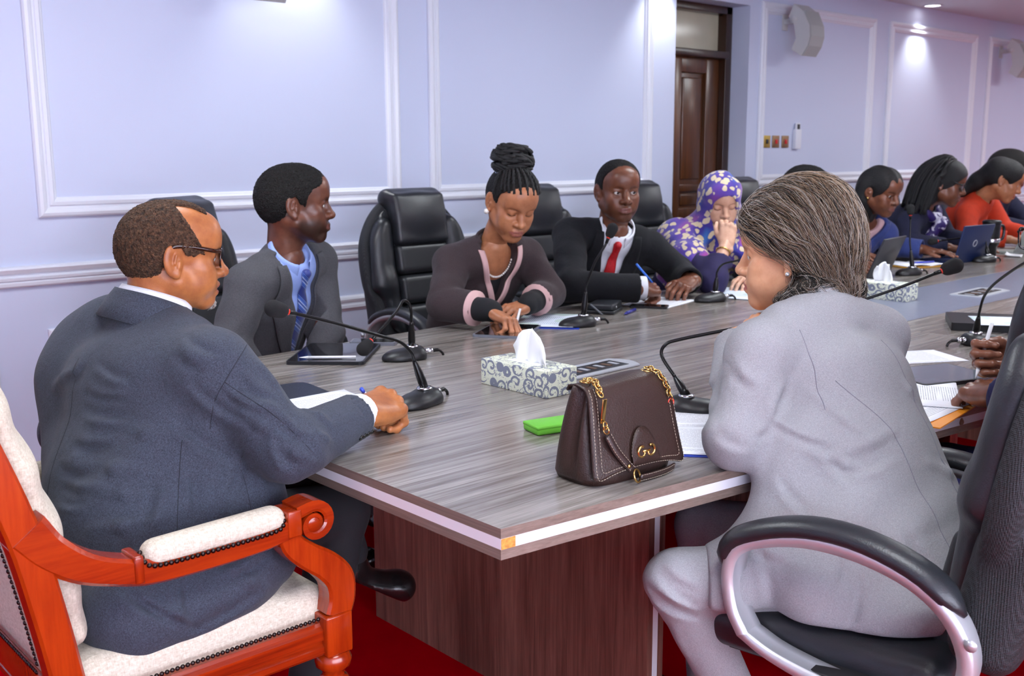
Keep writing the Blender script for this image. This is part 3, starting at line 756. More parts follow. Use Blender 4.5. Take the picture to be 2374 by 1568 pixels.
def legs_sdf(J, e=0, r=(.085, .066, .05), hem=.1):
    s = S()
    for q in 'LR':
        s.rc(J['hip'+q], J['kn'+q], r[0]+e, r[1]+e, k=.03); s.rc(J['kn'+q], J['an'+q]+A3((0, 0, .03)), r[1]+e, r[2]+e, k=.02)
    s.ec(J['pel']-A3((0, 0, .02)), J['pel']+J['up']*.08, (.15+e, .11+e), (.14+e, .1+e), J['left'], k=.04)
    return s
def shoe(J, q, mat, parent, name='shoe'):
    a, t = J['an'+q], J['toe'+q]; f = unit(A3((t-a)*(1, 1, 1))); s = S()
    b = a-A3((0, 0, .055))-f*.02
    b = b-A3((0, 0, .012))-f*.02; s.rc(a-A3((0, 0, .01)), b+f*.01, .050, .046, k=.02); s.ec(b, t, (.046, .050), (.047, .036), np.cross((0, 0, 1), f), k=.03); s.el(t-f*.01+A3((0, 0, .004)), (.04, .04, .034), k=.02)
    up = unit(np.cross(f, np.cross((0, 0, 1), f))); s.half(t-up*.028, -up, .005)
    return sdf_obj(name, s, .005, mat, parent)
def person(name, label, J, R, hc, g, skin_m, hands=(), hs=1.0, h=.003, cat='person', bodyh=.012, eyes=True, gaze=(1, 0, -.1)):
    """one continuous body: head, neck, trunk, limbs, hands"""
    M = to4(R, hc, hs); nk = np.linalg.inv(R*hs) @ (J['neck']-J['up']*.04-J['fwd']*.012-A3(hc))
    s = head_sdf(g, nk); V, Q = s.net(h); m = head_mask(V, g)
    parts = [(V @ (R*hs).T+A3(hc), Q, m)]
    b = body_sdf(J, -.026, arm=(.070, .060, .054)); l = legs_sdf(J, -.014); b.ops += l.ops
    b.rc(J['neck'], J['neck']-J['up']*.08, .05, .07, k=.03)
    V, Q = b.net(bodyh); parts.append((V, Q, None))
    for hd in hands: parts.append(hd)
    V, Q, m = join(parts); o = link(name, arr(V, Q, name, True, m), skin_m); tag(o, label, cat)
    if eyes and g.get('eyes', .5) > .2:
        for q in (-1, 1): eyeball(o, M, (.0748, q*.0325, .0015), aim=gaze)
    o['_'] = 0; del o['_']
    return o, M
def hair_obj(name, s, h, M, mat, parent, jit=0.0):
    V, Q = s.net(h)
    if jit: V = V+RNG.normal(0, jit, V.shape)
    me = arr(V, Q, name); me.transform(M); return link(name, me, mat, parent)
# ------------------------------------------------------------------ chairs
M_LEATHER = leather('black_leather', '1a1c20', .36, 300, .15, .5)
def mesh_fabric():
    t = NT('black_mesh_fabric'); a = t.coord((330, 330, 330), (0, 0, .78)); v = t.new('TexVoronoi'); t.ln(a, v.inputs['Vector']); v.inputs['Scale'].default_value = 1; v.inputs['Randomness'].default_value = .12
    t.set(col=t.ramp(v.outputs['Distance'], [(.25, lin('0a0a0b')), (.6, lin('323337'))]), rough=.6, spec=.3); t.bump(v.outputs['Distance'], .6, .003); return t.m
M_MESH = mesh_fabric()
M_SILVER = plain('silver_paint', 'c9cbd0', .32, .55, noise=(9, .05))
M_CASTER = plain('caster_plastic', '1b1b1d', .5)
def arm_loop():
    return [(.10, -.025), (.125, .02), (.135, .085), (.118, .135), (.06, .165), (-.02, .183), (-.11, .180), (-.20, .154), (-.262, .108), (-.290, .045), (-.28, -.015), (-.25, -.055), (-.17, -.075), (-.06, -.07), (.04, -.05)]
def office_chair(label, loc, rz, group='black executive office chairs'):
    o = empty('office_chair', loc, rz, label, 'chair', group)
    return o
def office_proto():
    o = office_chair('proto', (0, 0, 0), 0)
    s = S(); s.box((.035, 0, .455), (.285, .255, .05), .045, .02); s.el((.01, 0, .475), (.22, .20, .055), k=.03); s.el((.285, 0, .46), (.05, .24, .045), k=.03)
    sdf_obj('seat', s, .008, M_LEATHER, o)
    B().box((-.2, -.22, .40), (.22, .22, .42), .008).build('seat_pan', M_CASTER, o)
    lean = math.radians(11); R = np.array([[math.cos(lean), 0, -math.sin(lean)*-1], [0, 1, 0], [-math.sin(lean), 0, math.cos(lean)]])
    R = np.array([[math.cos(lean), 0, math.sin(lean)], [0, 1, 0], [-math.sin(lean), 0, math.cos(lean)]])   # rows: out (front), left, up the back
    O = A3((-.225, 0, .487))
    def P(f, y, u): return O+R[0]*f+R[1]*y+R[2]*u
    s = S()                                                  # outer shell, mesh fabric
    s.box(P(-.035, 0, .46), (.03, .30, .27), .028, .02, R=R)
    s.el(P(-.03, 0, .40), (.16, .300, .335), k=.02, op='i', R=R)
    s.box(P(-.055, 0, .19), (.06, .262, .155), .045, .006, R=R)
    sdf_obj('back_shell', s, .007, M_MESH, o)
    s = S()                                                  # side wings, leather
    for q in (-1, 1):
        s.ec(P(.005, q*.215, .32), P(.012, q*.200, .58), (.042, .06), (.036, .058), R[0], k=.03)
        s.rc(P(.0, q*.2, .34), P(-.005, q*.15, .06), .045, .04, k=.04)
    s.box(P(-.015, 0, .36), (.02, .2, .32), .02, .03, R=R); s.el(P(0, 0, .37), (.16, .292, .335), k=.02, op='i', R=R)
    sdf_obj('back_wings', s, .007, M_LEATHER, o)
    for nm, u, hu, f, hf in (('head_cushion', .60, .115, .022, .045), ('back_cushion', .425, .068, .018, .03), ('back_cushion', .29, .065, .02, .032), ('lumbar_cushion', .155, .068, .026, .036), ('lumbar_cushion', .03, .055, .03, .034)):
        s = S(); s.box(P(f, 0, u), (hf, .142, hu), .024, .01, R=R)
        if nm == 'head_cushion': s.el(P(f+.02, 0, u+.02), (.04, .13, .09), k=.03, R=R); s.rc(P(-.012, -.12, u+.1), P(-.012, .12, u+.1), .045, k=.03)
        sdf_obj(nm, s, .007, M_LEATHER, o)
    s = S(); s.box(P(-.104, 0, .2), (.012, .165, .125), .011, .01, R=R); s.el(P(-.1, 0, .2), (.03, .15, .12), k=.01, R=R); s.half(P(-.118, 0, .2), -R[0], .01)
    sdf_obj('rear_panel', s, .007, M_LEATHER, o)
    g = B(); g.tube([P(-.107, q*.168, .2+w*.128) for q, w in ((-1, -.85), (-1, .85), (-.85, 1), (.85, 1), (1, .85), (1, -.85), (.85, -1), (-.85, -1), (-1, -.85))], .0035, 6); g.build('piping', M_LEATHER, o)
    for q in (-1, 1):
        L = spline([(x, 0, z) for x, z in arm_loop()]+[(arm_loop()[0][0], 0, arm_loop()[0][1])], 5); y = q*.292
        n = len(L); V = []; F = []
        cx, cz = np.mean([p[0] for p in L]), np.mean([p[2] for p in L])
        for p in L:
            d = unit((p[0]-cx, 0, p[2]-cz)); a = A3((p[0], y, p[2]+.515))
            for du, dv in ((.013, .028), (.016, .02), (.016, -.02), (.013, -.028), (-.011, -.026), (-.005, -.014), (-.005, .014), (-.011, .026)): V.append(a+d*du+A3((0, dv, 0)))
        for i in range(n-1):
            for k in range(8): F.append([i*8+k, i*8+(k+1) % 8, (i+1)*8+(k+1) % 8, (i+1)*8+k])
        fr = B(); fr.add(V, F, True); fr.build('arm_frame', M_SILVER, o)
        pl = spline([(x, y, z+.515) for x, z in arm_loop()[2:9]], 4); n = len(pl)
        pl = [A3(p)+unit((p[0]-cx, 0, p[2]-.515-cz))*.02 for p in pl]
        rr = [math.sin(min(1, (i+.35)/3)*math.pi/2)*math.sin(min(1, (n-1-i+.35)/3)*math.pi/2) for i in range(n)]
        g = B(); g.tube(pl, rr, 16, True, (.034, .021)); g.build('arm_pad', M_LEATHER, o)
        for x, z in ((-.06, -.07), (-.235, -.04), (-.30, .08)):
            B().lathe([(0, 0), (.009, .001), (.011, .004), (.0, .006)], 12, Matrix.Translation((x, y+q*.028, z+.515)) @ Matrix.Rotation(-q*math.pi/2, 4, 'X')).build('bolt', M_SILVER, o)
        B().box((-.12, min(q*.18, q*.305), .43), (-.02, max(q*.18, q*.305), .455), .004).build('arm_bracket', M_CASTER, o)
    b = B(); b.lathe([(.03, .1), (.03, .25), (.022, .255), (.022, .41)], 16); b.build('gas_column', M_SILVER, o)
    for k in range(5):
        a = 2*math.pi*k/5+.3; d = A3((math.cos(a), math.sin(a), 0))
        g = B(); g.tube([A3((0, 0, .13))+d*.02, A3((0, 0, .125))+d*.16, A3((0, 0, .085))+d*.30], [.03, .024, .018], 8); lg = g.build('base_leg', M_SILVER, o)
        g = B(); c = A3((0, 0, .032))+d*.30; sd = np.cross(d, (0, 0, 1))
        for w in (-1, 1): g.lathe([(.0, -.009), (.028, -.009), (.0315, -.005), (.0315, .005), (.028, .009), (0, .009)], 14, frame(d, sd, c+sd*w*.014))
        g.build('caster', M_CASTER, lg)
    return o
proto = office_proto()
CH = [((1.90, 3.43, 0), -60, 'black leather office chair of the young man in the grey suit'), ((2.84, 3.44, 0), -90, 'black leather office chair behind the woman in the brown jacket, its back in full view'),
      ((3.58, 3.44, 0), -90, 'black leather office chair behind the man in the black suit'), ((4.36, 3.44, 0), -90, 'black leather office chair of the woman in the patterned headscarf'),
      ((5.33, 3.46, 0), -88, 'black leather office chair of the woman in the blue blazer'), ((6.18, 3.46, 0), -88, 'black leather office chair of the woman with the purple scarf'),
      ((6.98, 3.46, 0), -88, 'black leather office chair of the woman in orange'), ((8.05, 3.5, 0), -90, 'black leather office chair of the farthest person by the wall'),
      ((1.868, 1.005, 0), 98, 'black office chair with silver arms under the woman in the grey jacket, nearest the camera'), ((2.70, .86, 0), 97, 'black office chair of the man cut off at the right edge')]
for i, (loc, rz, lb) in enumerate(CH):
    o = proto if i == 0 else copy_tree(proto)
    o.location = loc; o.rotation_euler = (0, 0, math.radians(rz)); o['label'] = lb
# ------------------------------------------------------------------ carved armchair
M_MAHOG = streak_wood('polished_mahogany', 0, ['571103', '862306', 'a23409', 'b1430f'], .2, .6, 22, 1.6, .05)
M_MAHOGZ = streak_wood('polished_mahogany_upright', 2, ['571103', '862306', 'a23409', 'b1430f'], .2, .6, 22, 1.6, .05)
M_CREAM = cloth('cream_upholstery', 'dcd3c2', 'b9ad99', 420, .5, .9, .3)
M_NAIL = plain('antique_nailhead', '3a3230', .25, .9)
AO = A3((.83, 2.02, 0))
ac = empty('carved_armchair', AO, 0, 'carved mahogany armchair with cream upholstery and nailhead trim at the table end', 'chair')
def al(p): return A3(p)-AO
s = S(); s.box(al((.81, 2.02, .465)), (.265, .295, .05), .04, .02); s.el(al((.85, 2.02, .50)), (.23, .27, .065), k=.03); s.half(al((0, 0, .43)), (0, 0, -1), .004)
sdf_obj('seat_cushion', s, .008, M_CREAM, ac)
def molded(name, a, b, h, z0, mat, out):
    """rail with two moulded grooves; a, b ends; out = outward direction"""
    a, b, out = al(a), al(b), A3(out); pr = [(0, 0), (.014, 0), (.018, .006), (.018, .018), (.010, .023), (.010, .028), (.016, .032), (.016, h-.012), (.008, h-.006), (.003, h), (-.02, h), (-.02, 0)]
    V = [p+out*u+A3((0, 0, z0+w)) for p in (a, b) for u, w in pr]; m = len(pr)
    return B().add(V, [[i, (i+1) % m, m+(i+1) % m, m+i] for i in range(m)]+[list(range(m))[::-1], [m+i for i in range(m)]]).build(name, mat, ac)
molded('seat_rail', (.54, 1.71, 0), (1.04, 1.71, 0), .065, .388, M_MAHOG, (0, -1, 0)); molded('seat_rail', (.54, 2.33, 0), (1.04, 2.33, 0), .065, .388, M_MAHOG, (0, 1, 0))
molded('front_rail', (1.062, 1.72, 0), (1.062, 2.32, 0), .065, .388, M_MAHOG, (1, 0, 0)); molded('rear_rail', (.545, 1.74, 0), (.545, 2.30, 0), .065, .388, M_MAHOG, (-1, 0, 0))
NAILM = B().lathe([(.0046, 0), (.0044, .0016), (.003, .0034), (.0001, .0042)], 10).build('nail_template', M_NAIL).data
bpy.data.objects.remove(bpy.data.objects['nail_template'])
def nails(pts, n, normal, step=.0098):
    P = np.array(spline(pts, 24)); L = np.r_[0, np.cumsum(np.linalg.norm(np.diff(P, axis=0), axis=1))]
    for t in np.arange(0, L[-1], step):
        p = [np.interp(t, L, P[:, i]) for i in range(3)]
        o = bpy.data.objects.new('nailhead', NAILM); COL.objects.link(o); o.parent = ac
        o.matrix_local = frame(np.cross((.3, .2, .9), normal), normal, p)
nails([al((.62, 1.704, .463)), al((1.03, 1.704, .463))], 0, (0, -1, 0))
for y, q in ((1.71, 1), (2.33, -1)):
    leg = B(); leg.box(al((1.027, y-.03, .385)), al((1.087, y+.03, .47)), .004); leg.build('leg_block', M_MAHOGZ, ac)
    g = B(); g.lathe([(.018, 0), (.02, .02), (.016, .05), (.02, .12), (.028, .22), (.03, .26), (.02, .285), (.018, .295), (.032, .305), (.034, .318), (.028, .328), (.022, .332), (.024, .345), (.036, .355), (.038, .368), (.034, .378), (.03, .386)], 24, Matrix.Translation(al((1.057, y, 0)))); g.build('turned_leg', M_MAHOGZ, ac)
    sup = [(1.062, .465), (1.072, .50), (1.068, .54), (1.04, .575), (1.00, .605), (.968, .635), (.955, .665)]; L = spline([al((x, y, z)) for x, z in sup], 5)
    V = []; n = len(L); wd = np.interp(np.arange(n), [0, n*.3, n-1], [.03, .032, .022])
    for i, p in enumerate(L):
        t = unit(L[min(i+1, n-1)]-L[max(i-1, 0)]); nn = np.cross((0, 1, 0), t)
        for a, c in ((1, .8), (.8, 1), (-.8, 1), (-1, .8), (-1, -.8), (-.8, -1), (.8, -1), (1, -.8)): V.append(p+nn*wd[i]*a+A3((0, .024*c, 0)))
    B().add(V, [[i*8+k, i*8+(k+1) % 8, (i+1)*8+(k+1) % 8, (i+1)*8+k] for i in range(n-1) for k in range(8)]+[[k for k in range(8)][::-1], [(n-1)*8+k for k in range(8)]], False).build('arm_support', M_MAHOGZ, ac)
    ar = [(.49, .785), (.525, .74), (.58, .698), (.65, .672), (.70, .662), (.80, .660), (.90, .663), (.965, .672)]; L = spline([al((x, y, z)) for x, z in ar], 5); V = []; n = len(L); hh = np.interp(np.arange(n), [0, n*.35, n-1], [.036, .024, .021])
    for i, p in enumerate(L):
        t = unit(L[min(i+1, n-1)]-L[max(i-1, 0)]); nn = np.cross(t, (0, 1, 0))*-1
        for a, c in ((1, .75), (.75, 1), (-.75, 1), (-1, .75), (-1, -.75), (-.75, -1), (.75, -1), (1, -.75)): V.append(p+nn*hh[i]*a+A3((0, .027*c, 0)))
    B().add(V, [[i*8+k, i*8+(k+1) % 8, (i+1)*8+(k+1) % 8, (i+1)*8+k] for i in range(n-1) for k in range(8)]+[[k for k in range(8)][::-1], [(n-1)*8+k for k in range(8)]], False).build('arm_rail', M_MAHOG, ac)
    B().box(al((.655, y-.03, .65)), al((.672, y+.03, .70)), .004).build('arm_collar', M_MAHOGZ, ac); B().box(al((.952, y-.03, .655)), al((.982, y+.03, .708)), .004).build('arm_collar', M_MAHOGZ, ac)
    # scroll end: a spiral volute
    sp = []
    for k in range(30):
        a = math.pi*.62-k*.27; r = .036-.00085*k; sp.append((1.012+r*math.cos(a)*1.05, .672+r*math.sin(a)))
    L = [al((.975, y, .70))]+[al((x, y, z)) for x, z in sp]; V = []; n = len(L)
    for i, p in enumerate(L):
        t = unit(L[min(i+1, n-1)]-L[max(i-1, 0)]); nn = np.cross(t, (0, 1, 0)); w_ = np.interp(i, [0, 4, n-1], [.013, .011, .004])
        for a, c in ((1, .9), (.5, 1), (-1, 1), (-1, -1), (.5, -1), (1, -.9)): V.append(p-nn*w_*a+A3((0, .028*c, 0)))
    B().add(V, [[i*6+k, i*6+(k+1) % 6, (i+1)*6+(k+1) % 6, (i+1)*6+k] for i in range(n-1) for k in range(6)]+[[k for k in range(6)][::-1], [(n-1)*6+k for k in range(6)]], False).build('scroll', M_MAHOG, ac)
    B().lathe([(0, -.027), (.017, -.027), (.02, -.022), (.02, .022), (.017, .027), (0, .027)], 20, Matrix.Translation(al((1.012, y, .672))) @ Matrix.Rotation(math.pi/2, 4, 'X')).build('scroll_core', M_MAHOG, ac)
    s = S(); s.ec(al((.705, y, .688)), al((.93, y, .693)), (.030, .026), (.030, .026), (0, 1, 0), k=.01, cap=.028); s.half(al((0, 0, .672)), (0, 0, -1), .006)
    sdf_obj('arm_pad', s, .005, M_CREAM, ac)
    if q == 1:
        nails([al((.672, y-.012, .70)), al((.676, y-.027, .684)), al((.70, y-.031, .6755)), al((.80, y-.031, .675)), al((.92, y-.031, .678)), al((.944, y-.026, .688)), al((.948, y-.01, .705))], 0, (0, -1, .25))
    # back post
    pr = [(.556, .0), (.556, .3), (.548, .42), (.534, .52), (.514, .64), (.483, .79), (.431, .95), (.376, 1.10), (.331, 1.24)]; L = spline([al((x, y, z)) for x, z in pr], 4); V = []; n = len(L)
    for i, p in enumerate(L):
        t = unit(L[min(i+1, n-1)]-L[max(i-1, 0)]); nn = np.cross(t, (0, 1, 0))
        for a, c in ((.027, .02), (.022, .025), (-.022, .025), (-.027, .02), (-.027, -.02), (-.022, -.025), (.022, -.025), (.027, -.02)): V.append(p+nn*a+A3((0, c, 0)))
    B().add(V, [[i*8+k, i*8+(k+1) % 8, (i+1)*8+(k+1) % 8, (i+1)*8+k] for i in range(n-1) for k in range(8)]+[[k for k in range(8)][::-1], [(n-1)*8+k for k in range(8)]], False).build('back_post', M_MAHOGZ, ac)
def backx(z): return np.interp(z, [.42, .52, .64, .79, .95, 1.1, 1.24], [.548, .534, .514, .483, .431, .376, .331])
s = S(); zs = [.56, .64, .75, .86, .97, 1.08, 1.18]
for a, c in zip(zs[:-1], zs[1:]): s.ec(al((backx(a)+.046, 2.02, a)), al((backx(c)+.046, 2.02, c)), (.285, .054), (.282, .054), (0, 1, 0), k=.03)
sdf_obj('back_cushion', s, .008, M_CREAM, ac)
P = np.array([[al((backx(z)-.018, y, z)) for y in np.linspace(1.745, 2.295, 8)] for z in np.linspace(.50, 1.2, 16)]); g = B(); g.grid(P, .008); g.build('back_outer_panel', M_CREAM, ac)
nails([al((backx(z)-.024, 1.757, z)) for z in np.linspace(.53, 1.0, 8)], 0, (-1, 0, -.25)); nails([al((backx(.53)-.026, y, .515)) for y in np.linspace(1.757, 2.28, 6)], 0, (-1, 0, -.2))
g = B(); g.box(al((.512, 1.74, .435)), al((.552, 2.30, .505)), .006); g.build('back_lower_rail', M_MAHOG, ac); g = B(); g.box(al((.31, 1.74, 1.2)), al((.365, 2.30, 1.27)), .01); g.build('crest_rail', M_MAHOG, ac)
# ------------------------------------------------------------------ tailoring
def collar(name, c, up, fwd, rad, mat, parent, a0=60, h=.034, flare=.02, drop=.03, fall=.03, nseg=40, thick=.0035):
    """turned-down collar round the neck: rad=(side, front/back); a0 = half opening at the front in degrees"""
    up = unit(up); fwd = A3(fwd); fwd = unit(fwd-up*(fwd @ up)); lf = np.cross(up, fwd); P = []
    for t in np.linspace(a0, 360-a0, nseg):
        a = math.radians(t); k = (1+math.cos(a))/2; d = fwd*math.cos(a)*rad[1]+lf*math.sin(a)*rad[0]; o = unit(d); base = A3(c)+d-up*drop*k**1.5
        P.append([base-o*.003-up*.012, base+up*h*.5-o*.001, base+up*h, base+up*(h+.003)+o*.005, base+up*(h-.006)+o*.010, base+up*(h*.45-fall*.3)+o*(.010+flare*.5), base-up*fall*(1+.7*k)+o*(.012+flare)])
    g = B(); g.grid(np.array(P), -thick); return g.build(name, mat, parent)
def vcut(s, J, v0, wt, f0=0.0, off=0.0):
    n, l, u, f = J['neck'], J['left'], J['up'], J['fwd']
    def fn(x, y, z, d):
        px, py, pz = x-n[0], y-n[1], z-n[2]; U = px*l[0]+py*l[1]+pz*l[2]-off; V = px*u[0]+py*u[1]+pz*u[2]; Fv = px*f[0]+py*f[1]+pz*f[2]
        w_ = np.clip((V+v0)/v0, 0, 1.3)*wt
        q = np.maximum(np.maximum(np.maximum((np.abs(U)-w_)*.9, -v0-V), f0-Fv), Fv-.175); return np.maximum(d, -q)
    return s.fn(fn)
def cuff_cut(s, J, q, c, r, hollow=None):
    """flat, hollow sleeve end at the point c (fraction of the forearm)"""
    a, b = J['el'+q], J['wr'+q]; d = unit(b-a); p = a+(b-a)*c; x = np.cross(d, (.2, .3, .9)); x = unit(x); R = np.array([d, x, np.cross(d, x)])
    s.box(p+d*.10, (.10, .075, .075), .002, .003, 's', R)
    s.rc(p-d*.05, p+d*.02, r, r, k=.003, op='s'); return s
def uv(J, u, v, f=0): return J['neck']+J['left']*u+J['up']*v+J['fwd']*f
def lapels(s, J, v0, wt, mat, parent, wide=.075, notch=.10, name='lapel', off=.003, thick=.0035):
    for q in (-1, 1):
        w_ = lambda v: np.clip((v+v0)/v0, 0, 1.3)*wt
        rows = [(.015, w_(.015)-.004, w_(.015)+.030), (-notch*.5, w_(-notch*.5)-.004, w_(-notch*.5)+wide*.72), (-notch, w_(-notch)-.004, w_(-notch)+wide), (-notch-.025, w_(-notch-.025)-.004, w_(-notch-.025)+wide*1.02), (-(v0+notch)/2, w_(-(v0+notch)/2)-.003, w_(-(v0+notch)/2)+wide*.62), (-v0+.01, .0, wide*.14)]
        strip(s, name, [(uv(J, q*a, v), uv(J, q*b, v)) for v, a, b in rows], J['fwd'], mat, parent, off, thick, 8, 6)
        # collar leaf above the notch
def trousers(J, mat, parent, e=.004, h=.009, name='trousers'):
    return sdf_obj(name, legs_sdf(J, e), h, mat, parent)
def suit_jacket(J, mat, parent, e=.012, h=.006, v0=.30, wt=.055, cuts=('L', 'R'), hem=.0, name='jacket', w=(.165, .155, .178), d=(.115, .11, .118), arm=(.062, .053, .043), cr=.005, z0=None, sh=.066, off=0, belly=0):
    s = body_sdf(J, e, w, d, arm, sh=sh, belly=belly)
    for q in 'LR':
        ax = J['wr'+q]-J['el'+q]; crease(s, J['el'+q], ax, cr, 62, .09, 1.3 if q == 'L' else .2)
        crease(s, J['sh'+q]*.45+J['el'+q]*.55, J['el'+q]-J['sh'+q], cr*.6, 48, .09, .7)
    drape(s, .0025, 8, 24, J['neck'][0])
    for q in cuts: cuff_cut(s, J, q, .97, arm[2]+e-.014)
    s.rc(J['neck']+J['up']*.0, J['neck']+J['up']*.16, .062, .07, k=.006, op='s')
    if v0: vcut(s, J, v0, wt, off=off)
    if z0 is not None: s.half((0, 0, z0), (0, 0, -1), .01)
    t = body_sdf(J, e, w, d, arm, arms='', sh=sh, belly=belly)
    o = sdf_obj(name, s, h, mat, parent); return o, t
def shirt(J, mat, parent, e=-.002, h=.007, name='shirt', w=(.165, .155, .178), d=(.115, .11, .118), belly=0, cr=(.056, .054), up=None, a0=24, col=True):
    s = body_sdf(J, e, w, d, arms='', belly=belly); s.rc(J['neck']+J['up']*.005, J['neck']+J['up']*.2, .053, .053, k=.004, op='s')
    o = sdf_obj(name, s, h, mat, parent)
    if col: collar('shirt_collar', J['neck']+J['up']*.008, J['up'] if up is None else up, J['fwd'], cr, mat, o, a0, .036, .006, .034, .02, 40, .002)
    return o, s
def tie(s, J, mat, parent, v1=-.42, top=-.018, w0=.017, w1=.038):
    rows = [(top, w0*1.05), (top-.02, w0*.95), (top-.035, w0*.85), (top-.05, w0*.95), (top-.16, w0+.5*(w1-w0)), (v1+.05, w1), (v1, w1*.9)]
    o = strip(s, 'tie', [(uv(J, -w_, v), uv(J, w_, v)) for v, w_ in rows], J['fwd'], mat, parent, .005, .003, 6, 7, mid=.004)
    k = S(); p = s.hit(uv(J, 0, top-.012)[None], J['fwd'])[0]; k.rc(p+J['up']*.014+J['fwd']*.004, p-J['up']*.016+J['fwd']*.006, .017, .011, k=.004); sdf_obj('tie_knot', k, .003, mat, o); return o
def shirt_cuff(J, q, mat, parent, r=.037, c=.95, L=.035, name='shirt_cuff'):
    a, b = J['el'+q], J['wr'+q]; d = unit(b-a); p = a+(b-a)*c; g = B(); pts = [p-d*.03, p+d*L*.6, p+d*L]; g.tube(pts, [r, r, r*.99], 20, False); g.tube([p+d*L, p+d*L*.2], [r*.99, r*.93], 20, False); return g.build(name, mat, parent)
def button(s, p, D, mat, parent, r=.0075, name='button'):
    P = s.hit(A3(p)[None], unit(D))[0]; N = s.normal(P[None])[0]
    return B().lathe([(0, -.002), (r, -.001), (r*1.05, .0015), (r*.8, .003), (r*.55, .002), (0, .002)], 16, frame(np.cross((.1, .2, .9), N), N, P)).build(name, mat, parent)
def glasses(M, parent, mat, lensm, y=.034, z=.0, x=.098, hw=.025, hh=.019, ear=(-.016, .0835, .024), arm_z=.012, r=.0019, name='glasses'):
    g = B(); rim = []
    for q in (-1, 1):
        pts = [(x-abs(hw*math.cos(a))*.0-((abs(q*y+hw*math.copysign(abs(math.cos(a))**.6, math.cos(a)))/.06)**2)*.012, q*y+hw*math.copysign(abs(math.cos(a))**.6, math.cos(a)), z+hh*math.copysign(abs(math.sin(a))**.6, math.sin(a))) for a in np.linspace(0, 2*math.pi, 33)]
        g.tube(pts, r, 6, False)
    g.tube([(x-.001, -y+hw-.002, z+.007), (x+.003, 0, z+.009), (x-.001, y-hw+.002, z+.007)], r, 6)
    me = g.build(name, mat, parent); me.data.transform(M)
    for q in (-1, 1):
        b = B(); b.tube(spline([(x-.012, q*(y+hw+.001), z+arm_z), (x-.03, q*(y+hw+.011), z+arm_z+.002), (.03, q*.0795, ear[2]), (ear[0], q*ear[1], ear[2]), (ear[0]-.014, q*(ear[1]-.002), ear[2]-.02), (ear[0]-.02, q*(ear[1]-.004), ear[2]-.045)], 5), r*1.35, 8, True, (1, 1.6)); o = b.build('temple_arm', mat, me); o.data.transform(M)
        l = B(); pts = [(x-.001-((abs(q*y+hw*.97*math.copysign(abs(math.cos(a))**.6, math.cos(a)))/.06)**2)*.012, q*y+hw*.97*math.copysign(abs(math.cos(a))**.6, math.cos(a)), z+hh*.97*math.copysign(abs(math.sin(a))**.6, math.sin(a))) for a in np.linspace(0, 2*math.pi, 25)[:-1]]
        l.add(pts+[(p[0]-.0015, p[1], p[2]) for p in pts], [list(range(24)), list(range(24, 48))[::-1]]+[[i, 24+i, 24+(i+1) % 24, (i+1) % 24] for i in range(24)]); o = l.build('lens', lensm, me); o.data.transform(M)
    return me
def glass_mat():
    t = NT('spectacle_lens'); t.set(col=(1, 1, 1, 1), rough=.02, trans=1, ior=1.1); t.m.blend_method = 'BLEND' if hasattr(t.m, 'blend_method') else None; return t.m
M_LENS = glass_mat()
M_TORTOISE = plain('tortoiseshell', '2a1208', .15, noise=(120, .9))
M_BUTTON = plain('black_button', '0c0c0d', .25)
M_SHIRTW = cloth('white_shirt', 'e9ebf2', 'dadde8', 1400, .1, .7, .1)
M_SHIRTB = cloth('blue_shirt', '9fb4ea', '8da4e0', 1400, .1, .7, .1)
M_SHOE = leather('black_shoe_leather', '0b0b0c', .18, 400, .06, .6)
M_GOLD = plain('gold_metal', 'd6b06a', .2, 1.0)
M_PEARL = plain('pearl', 'e8e4de', .2, coat=.5)
SKIN_BROWN = skin('skin_medium_brown', 'b4713f', '8f5230', '8f5040', .38)
SKIN_DARK = skin('skin_dark', '7a4b35', '5e3626', '734640', .34)
SKIN_DEEP = skin('skin_deep', '724634', '553023', '6c403a', .34)
SKIN_TAN = skin('skin_tan', 'b87a55', '9a6142', '96574e', .38)
SKIN_LIGHT = skin('skin_light', 'dea680', 'c9906a', 'b0685e', .42)
SKIN_FAIR = skin('skin_fair', 'd8ab90', 'c29278', 'ab6c66', .45)
HAIR_BLACK = afro('black_hair', '080707', '1b1716', 330, .6)
HAIR_SALT = afro('greying_brown_hair', '17100c', '6b4c37', 300, .8)
# ------------------------------------------------------------------ 1. elder in the carved armchair
JE = joints((.905, 2.12, 1.045), 3, shw=.215, pel=(.80, 2.03, .60))
JE.update(elR=A3((1.012, 1.765, .80)), wrR=A3((1.252, 1.868, .818)), shR=A3((.925, 1.905, .955)), shL=A3((.862, 2.295, .955)), elL=A3((.83, 2.47, .735)), wrL=A3((1.06, 2.42, .80)))
JE.update(hipR=A3((.83, 1.93, .60)), hipL=A3((.83, 2.13, .60)), knR=A3((1.25, 1.97, .565)), knL=A3((1.31, 2.16, .615)), anR=A3((1.12, 1.93, .12)), toeR=A3((1.28, 1.93, .035)), anL=A3((1.345, 2.09, .375)), toeL=A3((1.48, 2.06, .282)))
RE = rotm(-14, 5, 0); HE = A3((.950, 2.112, 1.164))
def elder_bald(x, y, z):
    front = (x-(.052-.62*(z-.02)))*.8
    strip_ = np.maximum(np.maximum(.094-z, np.abs(y)-.034), x-.066)
    a = np.minimum(front, strip_)
    return a
fd, bk = (.93, .30, .06), (-.25, -.42, .87)
hE = hand_mesh(JE['wrR'], fd, bk, [(48, 70, 35), (58, 82, 40), (62, 86, 45), (64, 84, 45)], True, .002, 1.22, thumb=[(.018, .022, -.008), (.05, .040, -.022), (.072, .030, -.038), (.09, .012, -.044)])
hE2 = hand_mesh(JE['wrL'], (.95, -.25, -.08), (0, .1, 1), RELAX, False, .003, 1.1)
